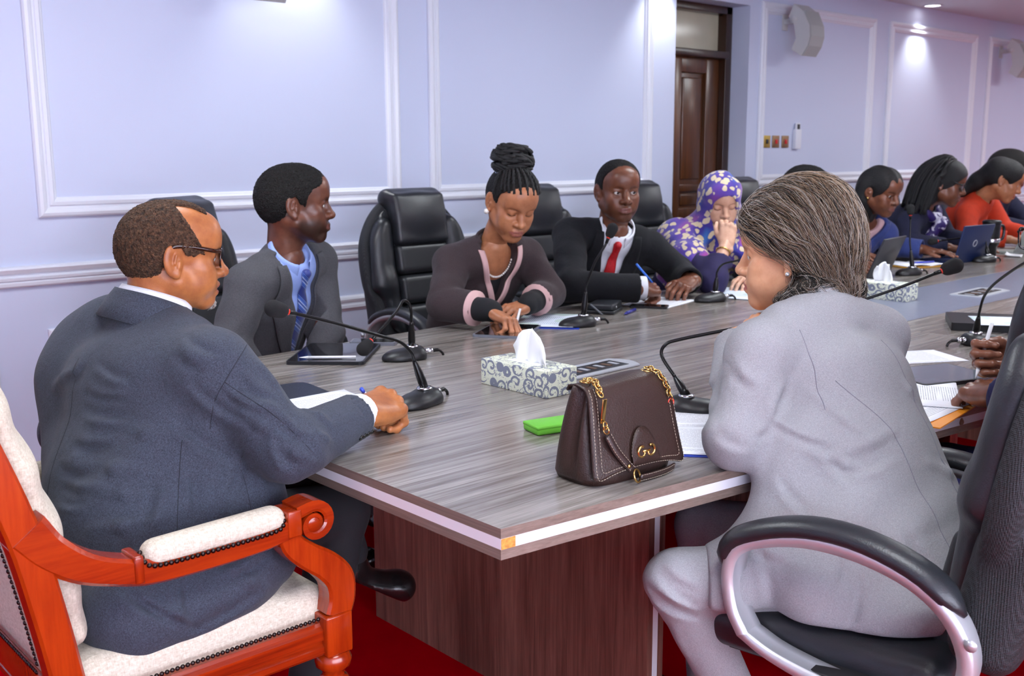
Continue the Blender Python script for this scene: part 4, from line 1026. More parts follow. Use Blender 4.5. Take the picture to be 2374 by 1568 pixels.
GE = dict(wid=1.04, nose=1.15, lips=.95, eyes=.45, brow=.5, beard=.0, open=.005, fat=.003, ear=1.08, neck=.06)
elder, ME = person('person', 'older man in dark blue-grey suit and glasses speaking from the carved armchair', JE, RE, HE, GE, SKIN_BROWN, [hE, hE2], .955, .0024, gaze=(1, 0, -.25))
hair_obj('hair', hair_sdf(GE, .0055, [(-.13, -.052), (-.085, -.06), (-.05, -.055), (-.034, -.03), (-.028, .012), (-.004, .032), (.010, .012), (.03, .006), (.06, .014), (.12, .03)], elder_bald, .004), .0026, ME, HAIR_SALT, elder, .0007)
s = S(); s.el((.084, 0, -.104), (.014, .017, .015), k=.004); hair_obj('goatee', s, .003, ME, afro('white_beard', '8f8680', 'd8d2cc', 500, .8), elder, .0012)
glasses(ME, elder, M_TORTOISE, M_LENS, z=.002, x=.103, hw=.026, hh=.020, arm_z=.016, ear=(-.012, .0855, .026), r=.0021)
M_SUITE = cloth('dark_blue_grey_suiting', '454b59', '22252e', 1100, .35, .8, .25)
M_SUITE_D = plain('suit_seam', '20232c', .9)
w, d, a = (.20, .19, .195), (.145, .145, .140), (.070, .052, .042)
s = body_sdf(JE, .010, w, d, a, belly=.03, sh=.064)
s.rc(JE['shR']+A3((-.02, 0, -.01)), JE['neck']-JE['up']*.16-JE['fwd']*.045, .078, .09, k=.05); s.rc(JE['shL']+A3((-.02, 0, -.01)), JE['neck']-JE['up']*.16-JE['fwd']*.045, .078, .09, k=.05)
s.chain([(.87, 2.235, .985), (.82, 2.275, .89), (.80, 2.20, .75)], [.09, .10, .11], k=.05)
s.rc((.90, 1.94, .80), (.95, 1.905, .67), .105, .105, k=.06); s.rc((.95, 1.905, .67), (.975, 1.88, .58), .10, .085, k=.05)
s.ec((.80, 2.03, .62), (.80, 2.03, .555), (.225, .185), (.275, .245), (0, 1, 0), k=.05)                                   # skirt spread on the seat
s.rc((.93, 1.84, .60), (.985, 1.83, .575), .06, .035, k=.04)
s.rc((.69, 1.805, .545), (.90, 1.80, .555), .088, .062, k=.07); s.rc((.90, 1.80, .56), (.985, 1.80, .57), .062, .04, k=.05)
for a0, b0, D, r, hh in [((.78, 1.86, .78), (.70, 2.05, .80), (-.4, -1, .1), .014, .006), ((.80, 1.86, .74), (.69, 2.02, .745), (-.4, -1, .1), .013, .006), ((.78, 1.87, .70), (.70, 2.0, .68), (-.4, -1, .1), .016, .007), ((.84, 1.83, .84), (.72, 1.98, .87), (-.4, -1, .1), .012, .005),
                       ((.90, 1.80, .70), (.86, 1.80, .58), (-.1, -1, 0), .016, .007), ((.96, 1.80, .74), (.95, 1.8, .60), (0, -1, 0), .015, .006), ((.82, 1.80, .68), (.76, 1.82, .56), (-.2, -1, 0), .018, .008), ((.86, 1.8, .6), (.93, 1.78, .54), (-.1, -1, .1), .014, .006), ((.75, 2.2, .9), (.72, 2.1, .95), (-1, -.3, .2), .016, .005)]:
    ridge(s, a0, b0, r, hh, D)
for a0, b0, D in [((.93, 1.79, .93), (1.0, 1.75, .86), (-.2, -1, .3)), ((.92, 1.80, .89), (.98, 1.77, .83), (-.2, -1, .3)), ((1.05, 1.73, .83), (1.09, 1.75, .80), (0, -1, .4)), ((1.06, 1.78, .87), (1.10, 1.77, .82), (0, -.7, .7)), ((.98, 1.84, .95), (1.0, 1.80, .88), (.3, -.8, .5))]:
    ridge(s, a0, b0, .011, .0055, D)
crease(s, JE['elR'], JE['wrR']-JE['elR'], .006, 58, .085, 1.2); crease(s, JE['shR']*.5+JE['elR']*.5, JE['elR']-JE['shR'], .004, 46, .1, .7)
crease(s, (.72, 1.98, .80), (-.2, .3, 1), .0045, 52, .17, .4)
drape(s, .003, 7, 20, .4)
pleats(s, [(0.7, 2.002, 0.937, 0.76, 1.942, 0.916), (0.692, 1.998, 0.894, 0.762, 1.93, 0.876), (0.654, 2.009, 0.796, 0.704, 1.959, 0.775), (0.724, 1.991, 0.986, 0.765, 1.945, 0.946), (0.656, 1.998, 0.758, 0.711, 1.942, 0.737), (0.65, 1.994, 0.721, 0.689, 1.955, 0.707), (0.678, 1.997, 0.839, 0.738, 1.941, 0.83), (0.759, 1.886, 0.68, 0.792, 1.872, 0.749), (0.824, 1.832, 0.7, 0.836, 1.84, 0.777), (0.721, 1.887, 0.546, 0.758, 1.841, 0.495), (0.75, 1.858, 0.534, 0.817, 1.784, 0.479), (0.818, 1.785, 0.488, 0.904, 1.72, 0.541), (0.871, 1.792, 0.716, 0.906, 1.78, 0.795), (0.859, 1.88, 1.031, 0.901, 1.831, 0.988), (0.849, 1.883, 1.004, 0.883, 1.842, 0.966), (0.965, 1.737, 0.839, 0.97, 1.718, 0.778), (0.984, 1.716, 0.822, 0.99, 1.703, 0.792), (1.008, 1.695, 0.829, 1.015, 1.681, 0.796), (0.982, 1.73, 0.873, 1.009, 1.697, 0.838), (0.828, 1.868, 0.866, 0.884, 1.801, 0.798), (0.904, 1.816, 0.935, 0.947, 1.765, 0.886), (0.861, 1.855, 0.935, 0.92, 1.784, 0.866), (0.932, 1.797, 0.959, 0.969, 1.752, 0.914), (0.741, 1.991, 1.05, 0.782, 1.962, 1.082), (0.66, 2.038, 0.936, 0.697, 2.011, 0.969), (0.8, 1.826, 0.586, 0.801, 1.803, 0.497), (0.867, 1.765, 0.586, 0.92, 1.725, 0.618)])
cuff_cut(s, JE, 'R', .88, .045); s.rc(JE['neck']+A3((.012, 0, .01)), JE['neck']+A3((.05, 0, .16)), .066, .075, k=.006, op='s')
s.half((0, 0, .478), (0, 0, -1), .005)
jk = sdf_obj('jacket', s, .0055, M_SUITE, elder)
collar('jacket_collar', JE['neck']+A3((-.002, 0, .012)), (.22, 0, .97), (1, 0, 0), (.078, .074), M_SUITE, jk, 45, .030, .022, .03, .028)
so, ss = shirt(JE, M_SHIRTW, elder, -.004, w=(.19, .18, .18), d=(.13, .13, .12), belly=.03, col=False)
collar('shirt_collar', JE['neck']+A3((.004, 0, .020)), (.22, 0, .97), (1, 0, 0), (.0665, .0655), M_SHIRTW, so, 30, .030, .004, .022, .018, 40, .002)
shirt_cuff(JE, 'R', M_SHIRTW, so, .042, .86, .036)
for nm, pts, D in [('armhole_seam', [(.985, 1.80, 1.05), (.93, 1.80, .99), (.885, 1.81, .92), (.875, 1.82, .86)], (-.3, -1, .35)), ('sleeve_seam', [(.90, 1.80, .95), (.98, 1.74, .87), (1.03, 1.71, .80)], (-.2, -1, .15)), ('side_seam', [(.82, 1.82, .84), (.80, 1.81, .74), (.78, 1.80, .63)], (-.3, -1, 0)),
                   ('back_seam', [(.70, 2.08, .98), (.65, 2.06, .85), (.64, 2.05, .70)], (-1, -.3, .1)), ('side_seam', [(.93, 1.8, .80), (.935, 1.8, .70), (.94, 1.8, .62)], (0, -1, 0))]:
    try: seam(s, nm, pts, D, M_SUITE_D, jk, .0011, 10, .12, -.0003)
    except Exception as e: print('seam', e)
for i in range(4): button(s, A3((1.18, 1.825, .79))+A3((.0125, .0055, 0))*i*1.2, (.35, -.75, -.1), M_BUTTON, jk, .0062)
button(s, (1.035, 1.83, .62), (.5, -1, 0), M_BUTTON, jk, .008)
trousers(JE, plain('charcoal_trousers', '17181d', .85, bump=(300, .2, .002)), elder, .0, .007)
for q in 'LR': shoe(JE, q, M_SHOE, elder)
pn = empty('pen', (0, 0, 0)); tag(pn, 'blue and white pen in the older man\'s right fist', 'pen')
p0 = local_pt(JE['wrR'], fd, bk, (.048, .046, .020)); p1 = local_pt(JE['wrR'], fd, bk, (.115, .02, -.055)); pn.location = p1
g = B(); g.tube([p0-p1, (p1-p1)], .0042, 10); g.build('barrel', plain('pen_white', 'd8dcec', .25), pn); g = B(); g.tube([p0-p1+(p0-p1)*.02, (p0-p1)*.90], .0046, 10); g.build('end_cap', plain('pen_blue', '3350c0', .25), pn)
# ------------------------------------------------------------------ 2. woman in the grey jacket
JG = joints((1.975, 1.205, 1.045), 80, shw=.178, pel=(1.885, .955, .60))
JG.update(shL=A3((1.775, 1.20, .975)), shR=A3((2.093, 1.13, .972)), elL=A3((1.682, 1.195, .808)), wrL=A3((1.915, 1.359, .968)), elR=A3((2.13, 1.30, .81)), wrR=A3((2.20, 1.42, .835)))
JG.update(hipL=A3((1.79, .98, .56)), knL=A3((1.56, 1.235, .535)), anL=A3((1.70, 1.17, .20)), toeL=A3((1.62, 1.33, .10)), hipR=A3((1.96, .98, .56)), knR=A3((1.86, 1.40, .53)), anR=A3((1.92, 1.42, .09)), toeR=A3((1.90, 1.58, .035)))
RG = rotm(112, 4, 0); HG = A3((2.017, 1.297, 1.150))
hG = hand_mesh(JG['wrL'], (.80, .15, .30), (-.3, .45, .75), FIST, False, .0025, .85, arm=.02)
hG2 = hand_mesh(JG['wrR'], (-.2, .9, -.05), (.1, .1, .95), RELAX, True, .003, 1.0)
GG = dict(wid=.96, jaw=.92, nose=1.06, lips=.9, eyes=.55, brow=.55, neck=.044, ear=.95)
grey, MG = person('person', 'grey-haired woman in light grey jacket seen from behind, chin on hand', JG, RG, HG, GG, SKIN_LIGHT, [hG, hG2], 1.04, .0025)
M_GREYJ = cloth('light_grey_suiting', 'a1a1a4', '88888c', 1000, .25, .85, .25)
w, d, a = (.165, .15, .168), (.12, .11, .112), (.060, .046, .042)
s = body_sdf(JG, .010, w, d, a, sh=.060)
s.ec(JG['pel']+A3((0, .02, .03)), JG['pel']+A3((.005, -.02, -.075)), (.18, .14), (.235, .205), JG['left'], k=.05)         # long skirt of the jacket
s.rc((1.79, 1.02, .66), (1.622, 1.158, .535), .085, .088, k=.05); s.rc((1.78, 1.0, .62), (1.69, 1.0, .55), .09, .085, k=.04); s.rc((1.77, 1.11, .80), (1.70, 1.11, .64), .062, .06, k=.05)
for a0, b0, D, r, hh in [((1.80, 1.13, .90), (1.87, 1.07, .80), (-.5, -1, .2), .012, .0045), ((1.76, 1.12, .80), (1.85, 1.04, .76), (-.5, -1, .1), .014, .0045), ((1.9, 1.0, .76), (2.02, 1.0, .70), (0, -1, .2), .016, .005), ((1.92, .98, .70), (2.0, .93, .60), (.1, -1, .1), .018, .005),
                       ((1.80, 1.0, .68), (1.78, .95, .56), (-.3, -1, 0), .018, .006), ((1.72, 1.12, .92), (1.68, 1.14, .84), (-1, -.6, 0), .011, .005), ((1.74, 1.12, .88), (1.70, 1.14, .82), (-.6, -1, 0), .011, .005), ((1.90, .93, .62), (1.93, .86, .54), (0, -1, 0), .018, .005), ((2.0, 1.03, .85), (1.95, 1.05, .92), (0, -1, .3), .018, .004)]:
    ridge(s, a0, b0, r, hh, D)
crease(s, JG['elL'], JG['wrL']-JG['elL'], .004, 60, .08, .5); crease(s, JG['shL']*.4+JG['elL']*.6, JG['elL']-JG['shL'], .0035, 50, .09, 1.5); crease(s, (1.82, .96, .70), (.2, .1, 1), .004, 38, .14, .9)
drape(s, .003, 7, 18, 1.1)
pleats(s, [(1.713, 1.131, 0.859, 1.777, 1.062, 0.812), (1.774, 1.064, 0.809, 1.8, 1.025, 0.748), (1.786, 1.047, 0.78, 1.881, 0.97, 0.821), (1.794, 1.031, 0.743, 1.867, 0.972, 0.776), (1.733, 1.023, 0.486, 1.794, 0.996, 0.602), (1.789, 0.971, 0.481, 1.819, 0.971, 0.593), (1.659, 1.098, 0.519, 1.66, 1.124, 0.628), (1.616, 1.228, 0.895, 1.64, 1.211, 0.913), (1.628, 1.224, 0.924, 1.657, 1.205, 0.953), (1.604, 1.227, 0.845, 1.627, 1.211, 0.865), (1.688, 1.146, 0.826, 1.722, 1.125, 0.867), (1.629, 1.201, 0.828, 1.663, 1.163, 0.798), (1.671, 1.196, 0.969, 1.693, 1.164, 0.919), (1.707, 1.111, 0.752, 1.73, 1.074, 0.686), (1.874, 0.943, 0.685, 1.897, 0.906, 0.618), (1.861, 1.04, 1.035, 1.901, 0.996, 1.001), (1.642, 1.142, 0.636, 1.681, 1.096, 0.594)], .0052, .012)
cuff_cut(s, JG, 'L', .92, .036); s.rc(JG['neck']+A3((.005, .012, .0)), JG['neck']+A3((.02, .04, .16)), .056, .07, k=.006, op='s'); s.half((0, 0, .508), (0, 0, -1), .012)
hn = unit((-.70, .71, 0)); s.box(A3((1.598, 1.195, .57))+hn*.15, (.15, .35, .15), .004, .006, 's', np.array([hn, unit(np.cross((0, 0, 1), hn)), (0, 0, 1)]))
jk = sdf_obj('jacket', s, .0055, M_GREYJ, grey)
collar('jacket_collar', JG['neck']+A3((.004, .010, .004)), (.06, .30, .95), (.2, 1, 0), (.062, .060), M_GREYJ, jk, 66, .032, .020, .03, .026)
M_SEAMG = plain('grey_seam', '77757f', .9)
for nm, pts, D in [('armhole_seam', [(1.80, 1.12, 1.03), (1.80, 1.10, .97), (1.795, 1.10, .90), (1.80, 1.11, .85)], (-.35, -1, .3)), ('princess_seam', [(1.82, 1.08, .93), (1.87, 1.03, .84), (1.865, .98, .74), (1.85, .9, .62)], (-.2, -1, .1)), ('back_seam', [(1.975, 1.08, .99), (1.975, 1.02, .88), (1.955, .95, .76), (1.94, .86, .62)], (0, -1, .15)),
                   ('pocket_welt', [(1.70, 1.03, .665), (1.745, .99, .662), (1.79, .95, .660)], (-.6, -1, 0)), ('pocket_welt', [(1.70, 1.03, .655), (1.745, .99, .652), (1.79, .95, .650)], (-.6, -1, 0))]:
    seam(s, nm, pts, D, M_SEAMG, jk, .0011, 10, .12, -.0003)
so, ss = shirt(JG, M_SHIRTW, grey, -.008, w=(.155, .14, .155), d=(.11, .1, .1), col=False)
l = legs_sdf(JG, .0, (.084, .061, .048)); crease(l, JG['knL'], JG['anL']-JG['knL'], .004, 55, .08, .3); pleats(l, [(1.497, 1.251, 0.544, 1.549, 1.191, 0.488), (1.508, 1.246, 0.562, 1.545, 1.198, 0.503), (1.523, 1.237, 0.579, 1.555, 1.197, 0.537), (1.499, 1.242, 0.512, 1.553, 1.183, 0.47), (1.52, 1.209, 0.454, 1.534, 1.175, 0.37)], .006, .009); sdf_obj('trousers', l, .006, M_GREYJ, grey)
for q in 'LR': shoe(JG, q, M_SHOE, grey)
# hair: swept up at the crown, curls at the nape
HG_ = S(); skull(HG_, GG, .012)
HG_.el((-.030, 0, .06), (.108, .106, .088), k=.03); HG_.el((-.060, 0, -.01), (.080, .096, .085), k=.03); HG_.el((-.035, 0, .112), (.075, .07, .045), k=.03); HG_.el((.045, 0, .09), (.052, .082, .04), k=.015); HG_.el((.075, 0, .075), (.03, .07, .025), k=.015)
for i, t in enumerate(np.linspace(-105, 105, 9)):
    t = math.radians(180+t); HG_.el((-.038+.075*math.cos(t), .096*math.sin(t), -.078+.012*math.sin(i*2.4)), (.032, .034, .034), k=.012)
HG_.el((.108, 0, -.042), (.116, .135, .088), k=.01, op='s')
for q in (-1, 1): HG_.el((.020, q*.105, -.036), (.044, .055, .046), k=.008, op='s')
HG_.fn(lambda x, y, z, d: d+.003*np.sin(70*(y*.8+x*.5)+6*np.sin(20*z))*np.cos(30*z+20*x))
def hair_base(name, col, col2):
    t = NT(name); n = t.noise(t.coord((40, 160, 160)), 1, 4, .6, 1); t.set(col=t.ramp(n, [(.3, lin(col)), (.75, lin(col2))]), rough=.5, spec=.35); t.bump(n, .8, .006); return t.m
hb = hair_obj('hair', HG_, .004, MG, hair_base('grey_hair_mass', '0f0d0d', '3b342f'), grey)
def strands(name, surf, M, start, flow, mats, wts, parent, steps=18, step=.011, r=.0007, lift=(.001, .008), curl=0, jit=.35, wave=0, wf=2.2):
    N = len(start); P = surf.hit(start, np.array([unit(p-A3((-.03, 0, .0))) for p in start]), .1, 30); path = [P]; ph = RNG.uniform(0, 6.28, N); rj = RNG.normal(0, jit, (N, 3))
    for k in range(steps):
        n = surf.normal(P, .004); v = flow(P, k/steps)+rj*.35+curl*np.stack([np.sin(ph+k*.9), np.cos(ph*1.3+k*.8), np.sin(ph+k*.7)], 1)
        v = v-n*(v*n).sum(1, keepdims=True); v /= np.linalg.norm(v, axis=1, keepdims=True)+1e-9; P = P+v*step; P = P-n*np.clip(surf.ev(P), -.02, .02)[:, None]; path.append(P)
    path = np.array(path)
    for _ in range(4): path[1:-1] = .25*path[:-2]+.5*path[1:-1]+.25*path[2:]
    n0 = np.array([surf.normal(p, .004) for p in path]); lf = RNG.uniform(*lift, N)[None, :, None]; tt = np.linspace(0, 1, steps+1)[:, None, None]
    if wave:
        T0 = np.gradient(path, axis=0); sd = np.cross(T0, n0); sd /= np.linalg.norm(sd, axis=2, keepdims=True)+1e-9; s0 = path[0]; ph2 = (s0[:, 0]*60+s0[:, 1]*85+s0[:, 2]*40+RNG.normal(0, .5, N))[None, :, None]
        path = path+(sd*np.sin(tt*6.28*wf+ph2)+.6*n0*np.cos(tt*6.28*wf+ph2*1.3))*wave*(.25+.75*tt)
    path = path+n0*lf*(.4+.6*np.maximum(np.sin(tt*3.1), 0)**.7); T = np.gradient(path, axis=0); T /= np.linalg.norm(T, axis=2, keepdims=True)+1e-9
    b1 = np.cross(T, n0); b1 /= np.linalg.norm(b1, axis=2, keepdims=True)+1e-9; rad = r*(1-.8*tt)
    V = np.stack([path+rad*(b1*math.cos(a)+n0*math.sin(a)) for a in (math.pi/2, math.pi*7/6, math.pi*11/6)], 2)   # step, strand, 3
    V = V.transpose(1, 0, 2, 3); n1 = steps+1; base = np.arange(N)[:, None, None]*n1*3+np.arange(steps)[None, :, None]*3; k = np.arange(3)[None, None, :]; k2 = (k+1) % 3
    Q = np.stack([base+k, base+k2, base+3+k2, base+3+k], -1).reshape(-1, 4); mi = np.repeat(RNG.choice(len(mats), N, p=wts), steps*3)
    me = arr(V.reshape(-1, 3), Q, name, True, None, mi); me.transform(M); o = link(name, me, None, parent)
    for m in mats: me.materials.append(m)
    o['kind'] = 'stuff'; return o
hm = [plain('hair_black', '14110f', .4), plain('hair_brown', '6a5643', .42), plain('hair_silver', 'b2a99f', .4), plain('hair_light_brown', '978069', .42)]
def rnd_dir(n, f):
    out = []
    while len(out) < n:
        v = unit(RNG.normal(size=3))
        if f(v): out.append(v)
    return np.array(out)
d0 = rnd_dir(2600, lambda v: v[2] > .25 and v[0] > -.75); st = A3((-.03, 0, .04))+d0*.15
strands('hair_strands', HG_, MG, st, lambda P, t: np.stack([-.75-0*P[:, 0], 1.2*P[:, 1]/.1*(.5), -.25-1.1*t-np.clip(-P[:, 0]*6, 0, 1)], 1), hm, [.22, .33, .15, .30], hb, 22, .0095, .00062, (.001, .016), .10, .22, .006, 1.8)
d0 = rnd_dir(700, lambda v: v[2] > .35 and v[0] > .35); st = A3((.02, 0, .05))+d0*.14
strands('fringe_strands', HG_, MG, st, lambda P, t: np.stack([-1+0*P[:, 0], 2*P[:, 1], .3+0*t*P[:, 0]], 1), hm, [.30, .15, .45, .10], hb, 12, .008, .0007, (.001, .007), .06, .2, .003, 1.2)
d0 = rnd_dir(1300, lambda v: v[2] < -.05 and v[0] < .25); st = A3((-.03, 0, 0))+d0*.16
strands('curl_strands', HG_, MG, st, lambda P, t: np.stack([P[:, 1]*8*np.sin(P[:, 2]*60), -P[:, 0]*6, -.9+1.6*t+0*P[:, 0]], 1), hm, [.68, .1, .16, .06], hb, 18, .007, .0008, (.001, .008), .15, .2, .010, 1.6)
g = B(); g.tube([(-.005, .070, .118), (.02, .062, .128), (.03, .05, .132)], .006, 8, True, (.6, 1.4)); g.tube([(-.012, .085, .098), (.006, .072, .122)], .0042, 8); o = g.build('hair_clip', plain('pale_clip', 'cfd2d6', .2), grey); o.data.transform(MG)
o = B().lathe([(0, -.004), (.0045, -.002), (.0048, .001), (.002, .004), (0, .004)], 10, Matrix.Translation((-.006, .0835, -.034)) @ Matrix.Rotation(-math.pi/2, 4, 'X')).build('stud_earring', plain('crystal', 'dfe6ea', .05, .6), grey); o.data.transform(MG)
# ------------------------------------------------------------------ 3. young man in grey suit
J = joints((1.815, 3.12, 1.03), -70, shw=.175, pel=(1.78, 3.40, .56))
J.update(elL=A3((1.93, 3.10, .76)), wrL=A3((1.90, 3.06, .60)), elR=A3((1.56, 3.08, .77)), wrR=A3((1.68, 3.08, .60)))
R = rotm(-27, 2, 0); H = A3((1.835, 3.10, 1.205)); G = dict(wid=.98, nose=1.08, lips=1.12, eyes=.5, brow=.9, beard=.75, neck=.053, jaw=1.05)
hl, hr = hand_mesh(J['wrL'], (-.5, -.2, -.3), (.3, -.3, .8), RELAX, False, .004), hand_mesh(J['wrR'], (.5, -.2, -.3), (-.3, -.3, .8), RELAX, True, .004)
young, M = person('person', 'young man in grey suit and blue striped tie looking right, beside the wall', J, R, H, G, SKIN_DEEP, [hl, hr], 1.09, .003, gaze=(1, -.1, 0))
hair_obj('hair', hair_sdf(G, .008), .003, M, HAIR_BLACK, young, .0008)
M_GREYS = cloth('mid_grey_suiting', '565659', '3a3a3f', 1000, .25, .85, .25)
jk, t = suit_jacket(J, M_GREYS, young, h=.006, v0=.42, wt=.086, sh=.062)
collar('jacket_collar', J['neck']+A3((0, 0, .0)), J['up'], J['fwd'], (.074, .068), M_GREYS, jk, 58, .028, .02, .03, .028)
lapels(t, J, .42, .086, M_GREYS, jk, .075, .11)
so, ss = shirt(J, M_SHIRTB, young, -.002, cr=(.069, .066), a0=22)
def stripe_tie():
    t = NT('blue_striped_tie'); wv = t.new('TexWave'); t.ln(t.coord((1, 1, 1), (0, .75, .3)), wv.inputs[0]); wv.inputs['Scale'].default_value = 5.2
    t.set(col=t.ramp(wv.outputs[0], [(.0, lin('1d2f7a')), (.45, lin('1d2f7a')), (.5, lin('6f95d8')), (.56, lin('23418f')), (.9, lin('3a62b8')), (.95, lin('c9d6ee')), (.99, lin('23418f'))]), rough=.45, sheen=.3); return t.m
tie(ss, J, stripe_tie(), so, -.44)
seam(t, 'pocket_welt', [uv(J, .06, -.20), uv(J, .10, -.195), uv(J, .135, -.18)], J['fwd'], M_SUITE_D, jk, .0016, 6, .12)
trousers(J, M_GREYS, young)
for q in 'LR': shoe(J, q, M_SHOE, young)
# ------------------------------------------------------------------ 4. woman in brown jacket with braided bun
J = joints((2.625, 2.99, 1.02), -100, shw=.165, pel=(2.70, 3.34, .56))
J.update(elR=A3((2.335, 2.93, .835)), wrR=A3((2.39, 2.745, .825)), elL=A3((2.80, 2.87, .835)), wrL=A3((2.62, 2.80, .818)))
R = rotm(-108, 27, -4); H = A3((2.61, 2.875, 1.192)); G = dict(wid=.95, jaw=.95, nose=1.1, lips=1.15, eyes=.0, brow=.75, neck=.044, lash=.95)
fdB, bkB = (.28, -.85, -.32), (.15, .25, .9)
hb_ = hand_mesh(J['wrR'], fdB, bkB, [(38, 22, 14), (46, 50, 25), (52, 58, 30), (55, 58, 30)], True, .0025, 1.0, thumb=[(.018, .022, -.008), (.05, .042, -.020), (.076, .040, -.030), (.098, .030, -.034)])
hb2 = hand_mesh(J['wrL'], (-.9, .05, -.1), (.0, -.2, .95), RELAX, False, .003, .95, arm=.01)
brown, M = person('person', 'woman in brown jacket with pink trim and braided bun writing on a tablet', J, R, H, G, SKIN_TAN, [hb_, hb2], 1.07, .0028, gaze=(1, 0, -.7))
hair_obj('hair', hair_sdf(G, .006, [(-.13, -.06), (-.06, -.06), (-.034, -.03), (-.024, .02), (-.004, .034), (.008, .012), (.026, .008), (.036, .045), (.055, .068), (.085, .08), (.12, .09)]), .003, M, HAIR_BLACK, brown, .0005)
ML = plain('black_braid', '0d0c0e', .5, bump=(500, .8, .004))
def rope(b, pts, r, tw=60, n=3):
    P = np.array(pts); T = np.gradient(P, axis=0); T /= np.linalg.norm(T, axis=1, keepdims=True)
    N = np.cross(T, (.3, .4, .85)); N /= np.linalg.norm(N, axis=1, keepdims=True); Bn = np.cross(T, N); L = np.r_[0, np.cumsum(np.linalg.norm(np.diff(P, axis=0), axis=1))]
    for k in range(n):
        a = L*tw/r*.012+2*math.pi*k/n; b.tube(P+(N*np.cos(a)[:, None]+Bn*np.sin(a)[:, None])*r*.5, r*.62, 5)
bun = A3((-.048, 0, .080)); bu = unit((-.5, 0, .86)); bx = unit(np.cross(bu, (0, 1, 0))); by = np.cross(bu, bx); hb3 = None
for i, t0 in enumerate(np.linspace(-75, 75, 17)):
    a = math.radians(t0); b = B(); hx = .078*math.cos(a)+.0; hy = .079*math.sin(a); s0 = A3((hx-.015 if abs(t0) < 50 else .012, hy, .062 if abs(t0) < 50 else .035))
    pts = spline([s0, s0*.55+A3((-.03, hy*.35, .075)), bun-bu*.02+by*hy*.35], 7); surf = hair_sdf(G, .008, [(-.2, -.2), (.2, -.2)])
    P = np.array(pts); dd = surf.ev(P); nn = surf.normal(P); P = P-nn*np.minimum(dd, .0)[:, None]; P = P-nn*np.clip(dd, 0, .03)[:, None]*(1-sm(np.linspace(0, 1, len(P)), .6, 1))[:, None]
    rope(b, P, .0058); o = b.build('braid', ML, brown); o.data.transform(M)
for k in range(13):
    b = B(); ph = k*.55; pts = []
    for t in np.linspace(0, 1, 26):
        a = ph+t*4.2; el_ = (k/12-.5)*1.6+.35*math.sin(a*1.0+k); r = .062*math.cos(el_*.8); pts.append(bun+bu*(.05+.05*math.sin(el_))+bx*r*math.cos(a)*.95+by*r*1.12*math.sin(a))
    rope(b, pts, .0105, 40); o = b.build('bun_braid', ML, brown); o.data.transform(M)
b = B(); b.tube([bun+bu*.004+(bx*math.cos(a)+by*math.sin(a)*1.05)*.050 for a in np.linspace(0, 2*math.pi, 30)], .0085, 8, False); o = b.build('hair_band', plain('pale_blue_band', 'aab6d6', .7), brown); o.data.transform(M)
s = S(); s.el(bun+bu*.05, (.05, .05, .04)); hair_obj('bun_core', s, .006, M, ML, brown)
M_BROWNJ = cloth('brown_jacket_cloth', '44383a', '332a2c', 900, .2, .9, .3); M_PINK = plain('pink_trim', 'cfa8a6', .7, bump=(500, .2, .002)); M_BLKTOP = plain('black_top', '0f1015', .85)
w, d, a = (.16, .14, .158), (.115, .105, .11), (.056, .050, .047)
s = body_sdf(J, .012, w, d, a, sh=.056)
for q in 'LR': crease(s, J['el'+q], J['wr'+q]-J['el'+q], .005, 58, .09, .8); crease(s, J['sh'+q]*.45+J['el'+q]*.55, J['el'+q]-J['sh'+q], .0045, 46, .1, 2)
drape(s, .0025, 8, 24, .3); cuff_cut(s, J, 'R', .70, .045); cuff_cut(s, J, 'L', .62, .045); s.rc(J['neck'], J['neck']+J['up']*.16, .06, .068, k=.006, op='s'); vcut(s, J, .20, .070)
jk = sdf_obj('jacket', s, .006, M_BROWNJ, brown); t = body_sdf(J, .012, w, d, a, arms='', sh=.056)
for q in (-1, 1):
    strip(t, 'pink_trim', [(uv(J, q*.095, .02), uv(J, q*.072, .02)), (uv(J, q*.072, -.05), uv(J, q*.049, -.05)), (uv(J, q*.045, -.12), uv(J, q*.022, -.12)), (uv(J, q*.018, -.20), uv(J, q*-.005, -.20)), (uv(J, .006+q*.010, -.30), uv(J, .006-q*.008, -.30))], J['fwd'], M_PINK, jk, .004, .003, 8, 4)
collar('jacket_collar', J['neck']-J['fwd']*.004, J['up'], J['fwd'], (.072, .066), M_BROWNJ, jk, 75, .030, .004, .02, .02)
for q, c in (('R', .70), ('L', .62)):
    p = J['el'+q]+(J['wr'+q]-J['el'+q])*c; dd = unit(J['wr'+q]-J['el'+q]); b = B(); r0 = .064 if q == 'R' else .062
    b.tube([p-dd*.016, p+dd*.001, p+dd*.002, p-dd*.005], [r0, r0-.001, r0-.006, r0-.008], 24, False); b.build('cuff_trim', M_PINK, jk)
s2 = body_sdf(J, -.004, (.15, .13, .15), (.105, .095, .1), (.052, .05, .0455), sh=.05); s2.rc(J['neck']+J['up']*-.01+J['fwd']*.03, J['neck']+J['up']*.16, .075, .08, k=.01, op='s')
s2.el(J['neck']+J['fwd']*.09-J['up']*.03, (.06, .06, .075), k=.01, op='s')
for q in 'LR': crease(s2, J['wr'+q], J['wr'+q]-J['el'+q], .003, 90, .06, .8)
tp = sdf_obj('black_top', s2, .006, M_BLKTOP, brown)
cst = body_sdf(J, -.024, arms=''); cst.rc(J['neck'], J['neck']-J['up']*.08, .05, .07, k=.03); cst.rc(J['neck'], J['neck']+J['up']*.1, .046, .046, k=.02)
